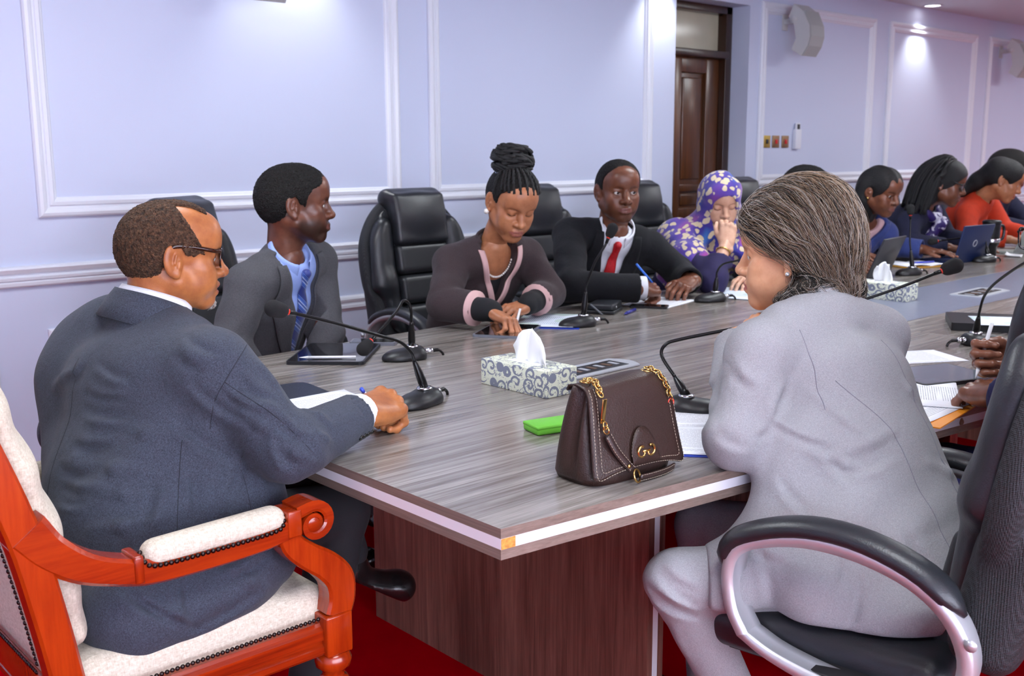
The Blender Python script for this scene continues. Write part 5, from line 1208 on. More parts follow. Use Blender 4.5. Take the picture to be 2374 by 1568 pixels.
for t0 in np.linspace(-1, 1, 23):
    p = cst.hit(uv(J, .060*math.sin(t0*1.35), -.085+.085*(1-math.cos(t0*1.2)), .0)[None], J['fwd'])[0]; nn = cst.normal(p[None])[0]
    b = B(); b.lathe([(.0045*math.sin(a), -.0045*math.cos(a)) for a in np.linspace(.05, 3.09, 7)], 8, Matrix.Translation(p+nn*.005)); b.build('pearl', M_PEARL, brown)
b = B(); b.lathe([(.0095*math.sin(a), -.0095*math.cos(a)) for a in np.linspace(.05, 3.09, 8)], 12, Matrix.Translation((-.006, -.082, -.042))); o = b.build('pearl_earring', M_PEARL, brown); o.data.transform(M)
trousers(J, M_BLKTOP, brown)
for q in 'LR': shoe(J, q, M_SHOE, brown)
BROWN_J, BROWN_F, BROWN_B = J, fdB, bkB
# ------------------------------------------------------------------ 5. man in black suit, red tie
J = joints((3.375, 3.05, 1.04), -117, shw=.19, pel=(3.46, 3.40, .56))
J.update(elR=A3((2.99, 2.94, .838)), wrR=A3((3.225, 2.775, .826)), elL=A3((3.67, 2.93, .84)), wrL=A3((3.58, 2.80, .82)))
R = rotm(-119, 3, 0); H = A3((3.355, 3.02, 1.208)); G = dict(wid=1.0, jaw=1.08, nose=1.2, lips=1.15, eyes=.6, brow=.8, beard=.35, neck=.056, ear=1.05)
fdS, bkS = (.95, .08, -.06), (-.15, -.40, .9)
h1 = hand_mesh(J['wrR'], fdS, bkS, [(45, 60, 30), (52, 68, 35), (56, 72, 38), (60, 72, 40)], True, .003, 1.08); h2 = hand_mesh(J['wrL'], (-.9, -.2, -.08), (.1, -.3, .95), [(40, 55, 30)]*4, False, .003, 1.05)
suit, M = person('person', 'man in black suit, white shirt and red tie facing the camera side', J, R, H, G, SKIN_DARK, [h1, h2], 1.09, .003, gaze=(1, .25, 0))
hair_obj('hair', hair_sdf(G, .004, [(-.13, -.05), (-.07, -.05), (-.035, -.04), (-.022, .015), (-.004, .03), (.010, .01), (.024, .006), (.036, .045), (.05, .07), (.07, .088), (.12, .105)]), .003, M, HAIR_BLACK, suit, .0006)
M_BLKS = cloth('black_suiting', '17181d', '0c0d11', 1000, .25, .85, .2)
jk, t = suit_jacket(J, M_BLKS, suit, h=.0065, v0=.44, wt=.072, sh=.062, arm=(.060, .052, .047))
collar('jacket_collar', J['neck'], J['up'], J['fwd'], (.076, .07), M_BLKS, jk, 58, .028, .02, .03, .028); lapels(t, J, .44, .072, M_BLKS, jk, .07, .11)
so, ss = shirt(J, M_SHIRTW, suit, -.002, cr=(.072, .069), a0=22)
tie(ss, J, plain('red_dotted_tie', 'b8141f', .5, noise=(160, .35)), so, -.40)
shirt_cuff(J, 'R', M_SHIRTW, so, .049, .95, .035)
trousers(J, M_BLKS, suit)
for q in 'LR': shoe(J, q, M_SHOE, suit)
SUIT_J = J
# ------------------------------------------------------------------ 6. woman in patterned headscarf
J = joints((4.12, 3.09, .975), -120, shw=.165, pel=(4.22, 3.42, .54))
J.update(elR=A3((3.795, 2.84, .80)), wrR=A3((3.945, 2.885, .955)), elL=A3((4.22, 2.86, .815)), wrL=A3((4.03, 2.80, .80)))
R = rotm(-127, 18, 3); H = A3((4.105, 3.045, 1.135)); G = dict(wid=.95, jaw=.95, nose=1.0, lips=1.0, eyes=.0, brow=.8, neck=.046, lash=.9)
h1 = hand_mesh(J['wrR'], (.25, .12, .95), (-.75, -.6, .15), FIST, True, .003, .98); h2 = hand_mesh(J['wrL'], (-.9, -.2, -.05), (0, -.2, .95), RELAX, False, .004, .95)
hij, M = person('person', 'woman in purple and cream patterned headscarf resting her mouth on her fist', J, R, H, G, SKIN_FAIR, [h1, h2], 1.04, .003, gaze=(1, 0, -.6))
def scarf_mat():
    t = NT('leopard_scarf'); co = t.coord((1, 1, 1)); v = t.new('TexVoronoi'); wp = t.new('VectorMath', operation='ADD'); nz = t.new('TexNoise'); t.ln(co, nz.inputs[0]); nz.inputs['Scale'].default_value = 16
    sc_ = t.new('VectorMath', operation='SCALE'); t.ln(nz.outputs['Color'], sc_.inputs[0]); sc_.inputs['Scale'].default_value = .06; t.ln(co, wp.inputs[0]); t.ln(sc_.outputs[0], wp.inputs[1])
    t.ln(wp.outputs[0], v.inputs['Vector']); v.inputs['Scale'].default_value = 28; v.inputs['Randomness'].default_value = .8
    spot = t.ramp(v.outputs['Distance'], [(.41, (1, 1, 1, 1)), (.46, (0, 0, 0, 1))])
    base = t.ramp(t.noise(co, 4.2, 2, .5, .6), [(.32, lin('2f74b4')), (.42, lin('37308a')), (.55, lin('5f3f96')), (.66, lin('93408f'))])
    t.set(col=t.mix(spot, base, lin('cdbb9c')), rough=.7, sheen=.3, spec=.2); t.bump(t.noise(co, 30, 3), .2, .01); return t.m
s = S(); IR = np.linalg.inv(R*1.04)
def lc(p): return IR @ (A3(p)-H)
skull(s, G, .020); s.el((-.01, 0, -.03), (.085, .085, .10), k=.03); s.rc((-.02, 0, -.05), lc(J['neck']), .085, .10, k=.04)
for q in 'LR': s.rc(lc(J['neck']), lc(J['sh'+q]-J['up']*.01), .095, .080, k=.06)
s.rc(lc(J['shR']), lc(J['shR']*.45+J['elR']*.55+A3((-.01, .02, -.01))), .088, .092, k=.04); s.rc(lc(J['shL']), lc(J['shL']*.5+J['elL']*.5), .085, .085, k=.04)
s.ec(lc(J['neck']-J['up']*.06), lc(J['neck']-J['up']*.26), (.15, .12), (.18, .14), lc(J['neck']+J['left'])-lc(J['neck']), k=.05)
s.el((.098, 0, -.028), (.075, .060, .088), k=.006, op='s')
s.fn(lambda x, y, z, d: d+.004*np.sin(70*z+60*np.abs(y)+25*x)*np.clip(1-(z+.05)*6, .2, 1)+.003*np.sin(45*x-50*z+20*y))
pleats(s, [(*(lc(J['neck'])+A3((.03, -.09, .06))), *lc(J['shR']*.6+J['elR']*.4)), (*(lc(J['neck'])+A3((.06, -.05, .04))), *lc(J['shR']*.3+J['elR']*.7)), (*A3((.05, -.085, .05)), *A3((-.02, -.1, -.08))), (*A3((.02, -.085, .09)), *A3((-.06, -.09, -.06)))], .005, .012, 1.2, .4) if 0 else None
hair_obj('headscarf', s, .0055, M, scarf_mat(), hij)
s = S(); skull(s, G, .010); s.half((.02, 0, .05), (.6, 0, -1), .004); s.half((.098, 0, .0), (1, 0, 0)); hair_obj('under_cap', s, .005, M, plain('black_under_cap', '141218', .8), hij)
M_PURP = plain('purple_blouse', '221a45', .85, noise=(30, .2), bump=(300, .2, .002)); s = body_sdf(J, .008, (.165, .155, .165), (.12, .115, .115), (.062, .056, .05), sh=.056)
crease(s, J['elR'], J['wrR']-J['elR'], .005, 55, .09, .8); cuff_cut(s, J, 'R', .55, .045); cuff_cut(s, J, 'L', .9, .043); sdf_obj('blouse', s, .007, M_PURP, hij)
p = J['elR']+(J['wrR']-J['elR'])*.78; dd = unit(J['wrR']-J['elR']); x_ = unit(np.cross(dd, (0, 0, 1))); y_ = np.cross(dd, x_); b = B(); b.tube([p+.031*(x_*math.cos(a)+y_*math.sin(a)) for a in np.linspace(0, 2*math.pi, 25)], .004, 8, False); b.build('gold_bangle', M_GOLD, hij)
trousers(J, M_PURP, hij, name='skirt')
for q in 'LR': shoe(J, q, M_SHOE, hij)
# ------------------------------------------------------------------ farther along the table
def sitter(label, neck, face, pel, H, yaw, pitch, G, sk, topm, el, wr, hs=1.06, shw=.17, w=(.16, .15, .165), d=(.115, .11, .115), hands=True, fl=FLAT, name_top='blouse', vn=None, inner=None, cuts=True):
    J = joints(neck, face, shw=shw, pel=pel); l = J['left']; up_ = A3((0, 0, .018)); J.update(elL=A3(el[0])+up_, elR=A3(el[1])+up_, wrL=A3(wr[0])+up_, wrR=A3(wr[1])+up_); hd = []
    if hands:
        for q, rt in (('L', False), ('R', True)): hd.append(hand_mesh(J['wr'+q], unit(J['wr'+q]-J['el'+q])*A3((1, 1, .2))+A3((0, -.2, -.05)), (0, -.1, 1), fl, rt, .0045, .95))
    R = rotm(yaw, pitch); o, M = person('person', label, J, R, A3(H), G, sk, hd, hs, .0038, gaze=(1, 0, -.4))
    s = body_sdf(J, .010, w, d, (.06, .052, .044), sh=.058)
    for q in 'LR': crease(s, J['el'+q], J['wr'+q]-J['el'+q], .004, 58, .09, .8)
    if cuts:
        for q in 'LR': cuff_cut(s, J, q, .92, .044)
    s.rc(J['neck'], J['neck']+J['up']*.16, .058, .07, k=.006, op='s')
    if vn: vcut(s, J, *vn)
    jk = sdf_obj(name_top, s, .008, topm, o)
    if inner:
        s2 = body_sdf(J, -.002, w, d, arms='', sh=.05); s2.rc(J['neck']+J['fwd']*.04, J['neck']+J['up']*.16+J['fwd']*.04, .085, .09, k=.01, op='s'); sdf_obj('inner_top', s2, .008, inner, o)
    trousers(J, topm, o, h=.012, name='trousers')
    for q in 'LR': shoe(J, q, M_SHOE, o)
    return o, M, J, jk
GF = dict(wid=.95, jaw=.97, nose=1.1, lips=1.1, eyes=.25, brow=.8, neck=.046)
M_STRAIGHT = hair_base('straight_black_hair', '080808', '1c1a1c')
# 7 hidden behind the grey-haired woman
o, M, J, _ = sitter('dark-haired person half hidden behind the grey-haired woman', (4.78, 3.05, .985), -100, (4.82, 3.42, .55), (4.765, 2.995, 1.16), -75, 12, dict(GF), SKIN_DARK, M_BLKS, ((4.94, 2.92, .82), (4.55, 2.95, .82)), ((4.86, 2.75, .80), (4.65, 2.75, .80)), shw=.15)
hair_obj('hair', hair_sdf(GF, .014), .005, M, HAIR_BLACK, o, .001)
# 8 blue blazer
M_BLUEB = cloth('blue_blazer', '3d4a86', '2e3a6e', 900, .2, .85, .3)
o, M, J, jk = sitter('woman in blue blazer over pale pink top reading a laptop', (5.335, 2.975, 1.03), -128, (5.40, 3.40, .57), (5.29, 2.87, 1.155), -97, 16, dict(GF, fat=.004, wid=1.0), SKIN_DARK, M_BLUEB, ((5.62, 2.99, .815), (5.08, 3.10, .82)), ((5.66, 2.78, .802), (5.10, 2.90, .81)), 1.05, .17, (.175, .165, .175), (.13, .125, .13), name_top='blazer', vn=(.40, .115), inner=plain('pale_pink_top', 'c9a3a6', .8))
s = S(); skull(s, GF, .010); s.el((-.05, 0, -.02), (.075, .092, .10), k=.03); s.ec((-.05, 0, -.06), (-.055, .0, -.15), (.098, .055), (.09, .045), (0, 1, 0), k=.03); s.el((.105, 0, -.035), (.085, .088, .105), k=.008, op='s'); s.el((.0, -.11, -.02), (.03, .04, .05), k=.01, op='s'); s.fn(lambda x, y, z, d: d+.002*np.sin(140*y+20*x))
hair_obj('hair', s, .005, M, M_STRAIGHT, o); p = A3((-.004, -.084, -.036)); b = B(); b.lathe([(.006*math.sin(a), -.006*math.cos(a)) for a in np.linspace(.05, 3.09, 6)], 8, Matrix.Translation(p)); q = b.build('earring', M_GOLD, o); q.data.transform(M)
lapels(body_sdf(J, .010, (.175, .165, .175), (.13, .125, .13), arms='', sh=.058), J, .40, .115, M_BLUEB, jk, .05, .1)
# 9 navy, purple scarf, braids
M_NAVY = plain('navy_knit', '151733', .9, noise=(40, .2), bump=(400, .2, .002))
o, M, J, jk = sitter('woman in navy with long black braids and purple and white scarf', (6.05, 2.99, 1.045), -82, (6.14, 3.40, .57), (6.04, 2.88, 1.182), -66, 14, dict(GF, fat=.003, wid=1.0), SKIN_DARK, M_NAVY, ((6.25, 2.95, .83), (5.76, 2.93, .82)), ((6.2, 2.76, .80), (5.9, 2.76, .80)), 1.08, .18, (.18, .17, .18), (.135, .13, .13))
s = S(); skull(s, GF, .014); s.el((-.06, 0, -.03), (.08, .095, .11), k=.03); s.el((.105, 0, -.04), (.08, .09, .10), k=.01, op='s'); hair_obj('hair', s, .006, M, ML, o)
for i in range(46):
    a = RNG.uniform(-1.9, 1.9)+math.pi; e0 = RNG.uniform(.0, 1.25); d0 = A3((math.cos(a)*math.cos(e0), math.sin(a)*math.cos(e0), math.sin(e0))); p0 = A3((-.02, 0, .04))+d0*.1
    r1 = A3((math.cos(a)*.115-.045, math.sin(a)*.115, -.02+.03*RNG.random())); r2 = A3((math.cos(a)*.12-.05, math.sin(a)*.11, -.13-.06*RNG.random())); b = B(); b.tube(spline([A3((.02, 0, .13)), p0, r1, r2], 6), .0085, 6); q = b.build('braid', ML, o); q.data.transform(M)
M_PSC = NT('purple_white_scarf'); v = M_PSC.noise(M_PSC.coord(), 18, 2, .5, .5); M_PSC.set(col=M_PSC.ramp(v, [(.52, lin('2b1560')), (.56, lin('d9d6ea'))]), rough=.6); M_PSC = M_PSC.m
s = S(); c0 = J['neck']+J['fwd']*.02
for k in range(10):
    a, c_ = (2*math.pi*k/10, 2*math.pi*(k+1)/10); f = lambda t: c0+J['fwd']*math.cos(t)*.072+J['left']*math.sin(t)*.075-J['up']*(.012*math.cos(t)-.0); s.rc(f(a), f(c_), .026, k=.01)
k0 = c0+J['fwd']*.115-J['up']*.045; s.el(k0, (.04, .04, .035), k=.015); s.rc(k0, k0-J['up']*.11+J['left']*.02, .035, .042, k=.015); s.rc(k0, k0-J['up']*.07-J['left']*.05, .03, .036, k=.015); s.rc(k0, k0-J['up']*.01+J['left']*.07, .03, .034, k=.012)
s.fn(lambda x, y, z, d: d+.003*np.sin(130*x+60*z)); sdf_obj('scarf', s, .005, M_PSC, o)
glasses(M, o, M_BLACKP, M_LENS, z=.0, x=.104, r=.0018)
# 10 orange
M_ORANGE = plain('orange_dress', 'c2340f', .8, noise=(25, .15), bump=(300, .2, .002))
o, M, J, jk = sitter('woman in bright orange top with long dark hair at the far right', (6.84, 3.0, 1.06), -82, (6.92, 3.42, .58), (6.86, 2.885, 1.18), -62, 24, dict(GF), SKIN_TAN, M_ORANGE, ((7.08, 2.95, .83), (6.58, 2.97, .82)), ((7.05, 2.76, .80), (6.68, 2.74, .80)), 1.08, .18, (.165, .15, .175), (.12, .115, .12), name_top='dress')
s = S(); skull(s, GF, .009); s.rc((-.06, 0, .05), (-.12, .02, -.06), .06, .05, k=.03); s.rc((-.12, .02, -.06), (-.17, .03, -.16), .045, .03, k=.03); s.el((.1, 0, -.05), (.075, .09, .115), k=.008, op='s'); s.el((.01, -.1, -.03), (.035, .05, .045), k=.01, op='s'); hair_obj('hair', s, .005, M, M_STRAIGHT, o)
# 11 farthest
o, M, J, jk = sitter('farthest person with dark bun of hair behind the woman in orange', (7.52, 3.18, 1.055), -85, (7.58, 3.46, .58), (7.50, 3.12, 1.225), -70, 10, dict(GF), SKIN_DARK, M_NAVY, ((7.7, 3.05, .85), (7.25, 3.05, .85)), ((7.6, 2.82, .80), (7.4, 2.82, .80)), 1.1)
s = S(); skull(s, GF, .02); s.el((-.05, 0, -.02), (.08, .09, .09), k=.03); s.el((.105, 0, -.04), (.085, .088, .10), k=.01, op='s'); hair_obj('hair', s, .006, M, HAIR_BLACK, o)
# ------------------------------------------------------------------ 12. man at the right edge
J = joints((2.58, .845, 1.02), 105, shw=.19, pel=(2.60, .74, .56))
J.update(elL=A3((2.345, .82, .80)), wrL=A3((2.445, .985, .812)), elR=A3((2.86, .93, .82)), wrR=A3((2.675, 1.065, .852)))
R = rotm(152, 4, 0); H = A3((2.538, .895, 1.185)); G = dict(wid=.98, jaw=1.0, nose=1.12, lips=1.15, eyes=.5, brow=.85, beard=.3, neck=.054)
fdL, bkL = (.55, .78, -.06), (-.2, -.1, 1); fdR, bkR = (-.78, .60, .10), (.62, .70, -.22)
h1 = hand_mesh(J['wrL'], fdL, bkL, [(28, 40, 20), (32, 44, 24), (36, 48, 26), (40, 50, 28)], False, .0024, 1.28); h2 = hand_mesh(J['wrR'], fdR, bkR, [(55, 70, 30), (62, 74, 35), (66, 76, 40), (68, 74, 40)], True, .0022, 1.08, thumb=[(.018, .024, -.010), (.052, .038, -.026), (.085, .034, -.030), (.112, .022, -.030)])
rman, M = person('person', 'man in navy suit and glasses cut off at the right edge, holding a white stylus', J, R, H, G, SKIN_DARK, [h1, h2], 1.06, .003, gaze=(1, 0, -.1))
hair_obj('hair', hair_sdf(G, .006), .004, M, HAIR_BLACK, rman, .0007)
M_NAVYS = cloth('navy_suiting', '1d1c4e', '141338', 1000, .25, .8, .25)
jk, t = suit_jacket(J, M_NAVYS, rman, h=.007, v0=.34, wt=.06, sh=.06, arm=(.062, .055, .048), z0=.50)
so, ss = shirt(J, M_SHIRTW, rman, -.002, cr=(.069, .066), a0=22); trousers(J, M_NAVYS, rman); lapels(t, J, .34, .06, M_NAVYS, jk, .07, .11)
collar('jacket_collar', J['neck'], J['up'], J['fwd'], (.074, .068), M_NAVYS, jk, 58, .028, .02, .03, .028)
for q in 'LR': shoe(J, q, M_SHOE, rman)
glasses(M, rman, plain('dark_rim', '1a1416', .2), M_LENS, z=.0, x=.106, hw=.027, hh=.023, r=.0018)
RMAN_J, RM_F, RM_B = J, fdR, bkR
# ------------------------------------------------------------------ things on the table
M_RUBBER = plain('matte_black_plastic', '17181b', .42, noise=(60, .1))
M_FOAM = plain('foam_windscreen', '1b1b1d', .95, bump=(900, .9, .004))
M_NECK = plain('gooseneck_black', '0d0d0f', .28, .3)
M_REDGLOW = plain('red_ring', 'e0301c', .4)
M_CHROME = plain('chrome', 'c8cacc', .16, 1)
M_SCREEN = plain('dark_glass_screen', '06070a', .06, spec=.7, coat=.5)
M_DARKCASE = plain('dark_case', '15171d', .5)
M_BLUEF = plain('blue_folder', '1f3fb4', .4)
M_STYLUS = plain('white_stylus', 'e6e7ea', .3)
def paper_mat(name, sx, sy, rows=44, ink='6a6c78', base='edeff6', blocks=False):
    t = NT(name); tc = t.new('TexCoord'); sp = t.new('SeparateXYZ'); t.ln(tc.outputs['Object'], sp.inputs[0]); x, y = sp.outputs[0], sp.outputs[1]
    row = t.math('FRACT', t.math('MULTIPLY', y, rows/(2*sy))); ln = t.math('GREATER_THAN', row, .68)
    nz = t.noise(t.coord((420, rows/(2*sy)*.5, 1)), 1, 1); wd = t.math('GREATER_THAN', nz, .40)
    mx = t.math('LESS_THAN', t.math('ABSOLUTE', x), sx*.80); my = t.math('LESS_THAN', t.math('ABSOLUTE', y), sy*.82)
    para = t.math('GREATER_THAN', t.noise(t.coord((.3, 22, 1)), 1, 1), .38)
    m = t.math('MULTIPLY', t.math('MULTIPLY', ln, wd), t.math('MULTIPLY', t.math('MULTIPLY', mx, my), para))
    col = t.mix(t.math('MULTIPLY', m, .7), lin(base), lin(ink))
    if blocks:
        b = t.math('GREATER_THAN', t.noise(t.coord((9, 9, 1)), 1, 0), .62); col = t.mix(t.math('MULTIPLY', b, .5), col, lin('a9c8b0'))
    t.set(col=col, rough=.6, spec=.3); return t.m
def sheet(name, c, rz, sx, sy, mat, label, cat, z=None, lift=None, group=None, th=.0012, curl=0.0):
    o = empty(name, (c[0], c[1], TZ+.0004 if z is None else z), math.radians(rz), label, cat, group)
    P = np.array([[(x, y, th+curl*(abs(y)/sy)**3*(y > 0)+curl*.7*(abs(x)/sx)**4) for y in np.linspace(-sy, sy, 9)] for x in np.linspace(-sx, sx, 9)]); g = B(); g.grid(P, th); g.build('page', mat, o); return o
def slab(name, c, rz, sx, sy, h, mat, label, cat, z=None, bev=.003, r=.012, top=None, inset=.006, topname='screen'):
    o = empty(name, (c[0], c[1], TZ+.0004 if z is None else z), math.radians(rz), label, cat)
    pts = [];
    for qx, qy, a0 in ((1, 1, 0), (-1, 1, 90), (-1, -1, 180), (1, -1, 270)):
        for a in np.linspace(0, 90, 5): t_ = math.radians(a0+a); pts.append((qx*(sx-r)+r*math.cos(t_), qy*(sy-r)+r*math.sin(t_)))
    B().prism(pts, 0, h).build('body', mat, o)
    if top is not None:
        k = 1-inset/sx; k2 = 1-inset/sy; B().prism([(x*k, y*k2) for x, y in pts], h-.0005, h+.0006).build(topname, top, o)
    return o
def mic(base, rz, neck, label, hd=None, sleeve=.085, head=(.0205, .031)):
    """desk microphone: rz = degrees of the connector end; neck = world points from the top of the sleeve to the ring"""
    bx, by = base; o = empty('desk_microphone', (bx, by, TZ+.0005), math.radians(rz), label, 'microphone', 'gooseneck microphones on the table')
    s = S(); s.el((-.022, 0, .006), (.068, .044, .030), k=.02); s.el((.022, 0, .012), (.036, .041, .029), k=.02); s.half((.050, 0, 0), (1, 0, .12), .008); s.half((0, 0, 0), (0, 0, -1), .003); s.half((0, 0, .042), (-.1, 0, 1), .01)
    sdf_obj('base', s, .0045, M_RUBBER, o)
    g = B(); g.lathe([(.019, .036), (.021, .039), (.019, .043), (.012, .044)], 18, Matrix.Translation((.008, 0, 0))); g.build('collar_ring', M_CHROME, o)
    for i, (x, y) in enumerate(((-.05, .0), (-.062, .012))): B().lathe([(.006, 0), (.006, .002), (.004, .003)], 12, Matrix.Translation((x, y, .024))).build('button', M_NECK, o)
    g = B(); g.lathe([(.007, 0), (.0095, .003), (.0095, .012), (.008, .013), (.008, .016), (.0095, .017), (.0095, .03), (.006, .034)], 16, Matrix.Translation((.046, .006, .018)) @ Matrix.Rotation(math.pi/2, 4, 'Y')); g.build('connector', M_CHROME, o)
    g = B(); g.tube(spline([(.078, .006, .018), (.098, .006, .018), (.110, .006, .010), (.116, .008, .001)], 5), [.0058]*6+[.0042]*10, 8); g.build('cable', M_NECK, o)
    c, s_ = math.cos(-math.radians(rz)), math.sin(-math.radians(rz))
    L = lambda p: A3(((p[0]-bx)*c-(p[1]-by)*s_, (p[0]-bx)*s_+(p[1]-by)*c, p[2]-TZ-.0005))
    P = [L(p) for p in neck]; st = A3((.008, 0, .040)); d = unit(P[0]-st); tp = st+d*sleeve
    g = B(); g.tube([st, st+d*sleeve*.25, st+d*sleeve*.55, st+d*sleeve*.9, tp], [.0105, .0115, .0105, .0068, .0055], 14); g.build('neck_sleeve', M_NECK, o)
    path = spline([tp]+P, 8); g = B(); n = len(path); g.tube(path, .0044, 10); g.build('gooseneck', M_NECK, o)
    e = A3(path[-1]); dr = unit(e-A3(path[-2]))
    g = B(); g.tube([e-dr*.02, e-dr*.002, e], [.0052, .0062, .0062], 12); g.build('capsule_stem', M_NECK, o)
    g = B(); g.tube([e-dr*.001, e+dr*.005], .0074, 14); g.build('red_ring', M_REDGLOW, o)
    s = S(); s.rc(e+dr*(.006+head[0]*.6), e+dr*(.006+head[1]*1.05), head[0]*.86, head[0], k=.005); sdf_obj('windscreen', s, .003, M_FOAM, o); return o
mic((1.56, 2.055), 15, [(1.537, 2.07, .885), (1.505, 2.072, .915), (1.45, 2.075, .936), (1.32, 2.08, .983), (1.205, 2.085, 1.020)], 'gooseneck microphone bent towards the older man, in front of his hand', sleeve=.075)
mic((1.885, 2.545), -15, [(1.868, 2.51, .905), (1.86, 2.512, .93), (1.838, 2.51, .938), (1.80, 2.50, .905), (1.70, 2.48, .840)], 'gooseneck microphone folded down over the young man\'s tablet')
mic((2.705, 2.605), -18, [(2.725, 2.60, .90), (2.74, 2.575, .98), (2.765, 2.55, 1.04), (2.778, 2.545, 1.068)], 'gooseneck microphone standing before the woman in brown')
mic((3.56, 2.66), -20, [(3.575, 2.655, .875), (3.59, 2.64, .905), (3.62, 2.60, .92), (3.66, 2.55, .935)], 'gooseneck microphone near the headscarf woman, left of the grey-haired head', sleeve=.06)
mic((5.03, 2.54), -20, [(5.06, 2.57, .92), (5.065, 2.575, 1.0), (5.07, 2.58, 1.045)], 'upright gooseneck microphone between laptop and notebook of the woman in blue')
mic((5.92, 2.55), -20, [(5.94, 2.56, .83), (5.93, 2.575, .875), (5.88, 2.62, .888), (5.72, 2.74, .868)], 'gooseneck microphone bent left in front of the navy laptop', sleeve=.05)
mic((3.37, 1.46), 150, [(3.325, 1.44, .87), (3.29, 1.415, .92), (3.22, 1.36, .968), (3.12, 1.27, 1.025), (3.04, 1.19, 1.07)], 'gooseneck microphone leaning towards the right edge, behind the white stylus', sleeve=.065)
mic((2.62, 1.63), 160, [(2.55, 1.58, .90), (2.53, 1.555, .93), (2.56, 1.50, .95), (2.68, 1.40, 1.0), (2.775, 1.315, 1.05)], 'gooseneck microphone with big foam tip seen past the grey-haired woman\'s shoulder', sleeve=.07, head=(.022, .033))
mic((1.985, 1.545), 120, [(2.01, 1.655, .87), (2.02, 1.652, .898), (2.045, 1.625, .912), (2.12, 1.53, .94), (2.17, 1.47, .957)], 'gooseneck microphone behind the brown handbag', sleeve=.06)
# tissue boxes
def damask():
    t = NT('damask_print'); co = t.coord((1, 1, 1)); v = t.new('TexVoronoi'); t.ln(co, v.inputs['Vector']); v.inputs['Scale'].default_value = 27; v.inputs['Randomness'].default_value = .75
    sub = t.new('VectorMath', operation='SUBTRACT'); mul = t.new('VectorMath', operation='SCALE'); t.ln(co, mul.inputs[0]); mul.inputs['Scale'].default_value = 27
    t.ln(co, sub.inputs[0]); t.ln(v.outputs['Position'], sub.inputs[1]); sp = t.new('SeparateXYZ'); t.ln(sub.outputs[0], sp.inputs[0])
    ang = t.math('ARCTAN2', sp.outputs[2], t.math('ADD', sp.outputs[0], sp.outputs[1])); r = v.outputs['Distance']
    spi = t.math('SINE', t.math('ADD', ang, t.math('MULTIPLY', r, 15))); thick = t.math('SUBTRACT', .55, t.math('MULTIPLY', r, .6))
    curl = t.math('GREATER_THAN', spi, thick); nz = t.noise(t.coord((1, 1, 1)), 62, 2, .5, 2.5); leaf = t.math('GREATER_THAN', nz, .60)
    m = t.math('MAXIMUM', t.math('MULTIPLY', curl, t.math('LESS_THAN', r, .62)), leaf)
    t.set(col=t.mix(m, lin('dfe4cf'), lin('7d8392')), rough=.45, spec=.4); return t.m
M_DAMASK = damask(); M_TISSUE = plain('tissue_paper', 'f6f7fa', .9)
def tissue_box(c, rz, label, tall):
    o = empty('tissue_box', (c[0], c[1], TZ+.0005), math.radians(rz), label, 'tissue box', 'patterned tissue boxes')
    B().box((-.056, -.128, 0), (.056, .128, .071), .0015).build('carton', M_DAMASK, o)
    P = []
    for i, v in enumerate(np.linspace(0, 1, 12)):
        row = []
        for j, u in enumerate(np.linspace(-1, 1, 13)):
            if tall: row.append((.012*math.sin(u*3+v*2)+.006*math.sin(9*u), u*(.042+.004*math.sin(5*v))*(1-.25*max(0, v-.75)*4*abs(u)), .070+.085*v-.02*v*abs(u)+.004*math.sin(7*u)))
            else:
                droop = max(0, -u-.15)*v*v; row.append((.018*math.sin(u*2.6+v)*v+.007*math.sin(8*u), u*(.058+.024*v*(u < 0))-.02*v*v*(u < -.2), .069+.092*v*(1-.55*abs(u)**2.2)-.075*droop*v+.003*math.sin(9*u+3*v)))
        P.append(row)
    g = B(); g.grid(np.array(P), .0012); g.build('tissue', M_TISSUE, o)
    g = B(); g.box((-.02, -.06, .0705), (.02, .06, .0716)); g.build('slot_film', M_TISSUE, o)
tissue_box((1.878, 2.006), 0, 'cream and grey scroll-patterned tissue box, nearest, left of the handbag', False)
tissue_box((4.15, 2.215), 2, 'cream and grey scroll-patterned tissue box farther off, beside the grey hair', True)
# handbag
M_BAG = leather('dark_brown_leather', '2c1c17', .42, 330, .35, .4); M_STITCH = plain('cream_stitch', 'b3a591', .8); M_BAGIN = leather('dark_brown_strap', '2b1b18', .4, 400, .2, .5)
bag = empty('handbag', (1.497, 1.352, TZ+.0005), math.radians(-5), 'dark brown leather flap handbag with gold chain and clasp near the table edge', 'handbag')
g = B(); V = []; NZ, NA = 14, 56
for i in range(NZ):
    v = i/(NZ-1); z = .185*v; hx = (.121-.022*v+.006*math.sin(v*3.1)) if v > .04 else .112; hy = .066*(1-v)**.7*.55+.066*.45*(1-.35*v)
    for k in range(NA):
        a = 2*math.pi*k/NA; c_, s_ = math.cos(a), math.sin(a); x = hx*math.copysign(abs(c_)**.42, c_); y = hy*math.copysign(abs(s_)**.55, s_)
        dent = .017*math.exp(-((y+.012)/.010)**2)*max(0, abs(x)/hx-.75)*4*min(1, v*3); x -= math.copysign(dent, x); V.append((x, y, z))
F = [[i*NA+k, i*NA+(k+1) % NA, (i+1)*NA+(k+1) % NA, (i+1)*NA+k] for i in range(NZ-1) for k in range(NA)]+[[k for k in range(NA)][::-1], [(NZ-1)*NA+k for k in range(NA)]]
g.add(V, F, True).build('body', M_BAG, bag)
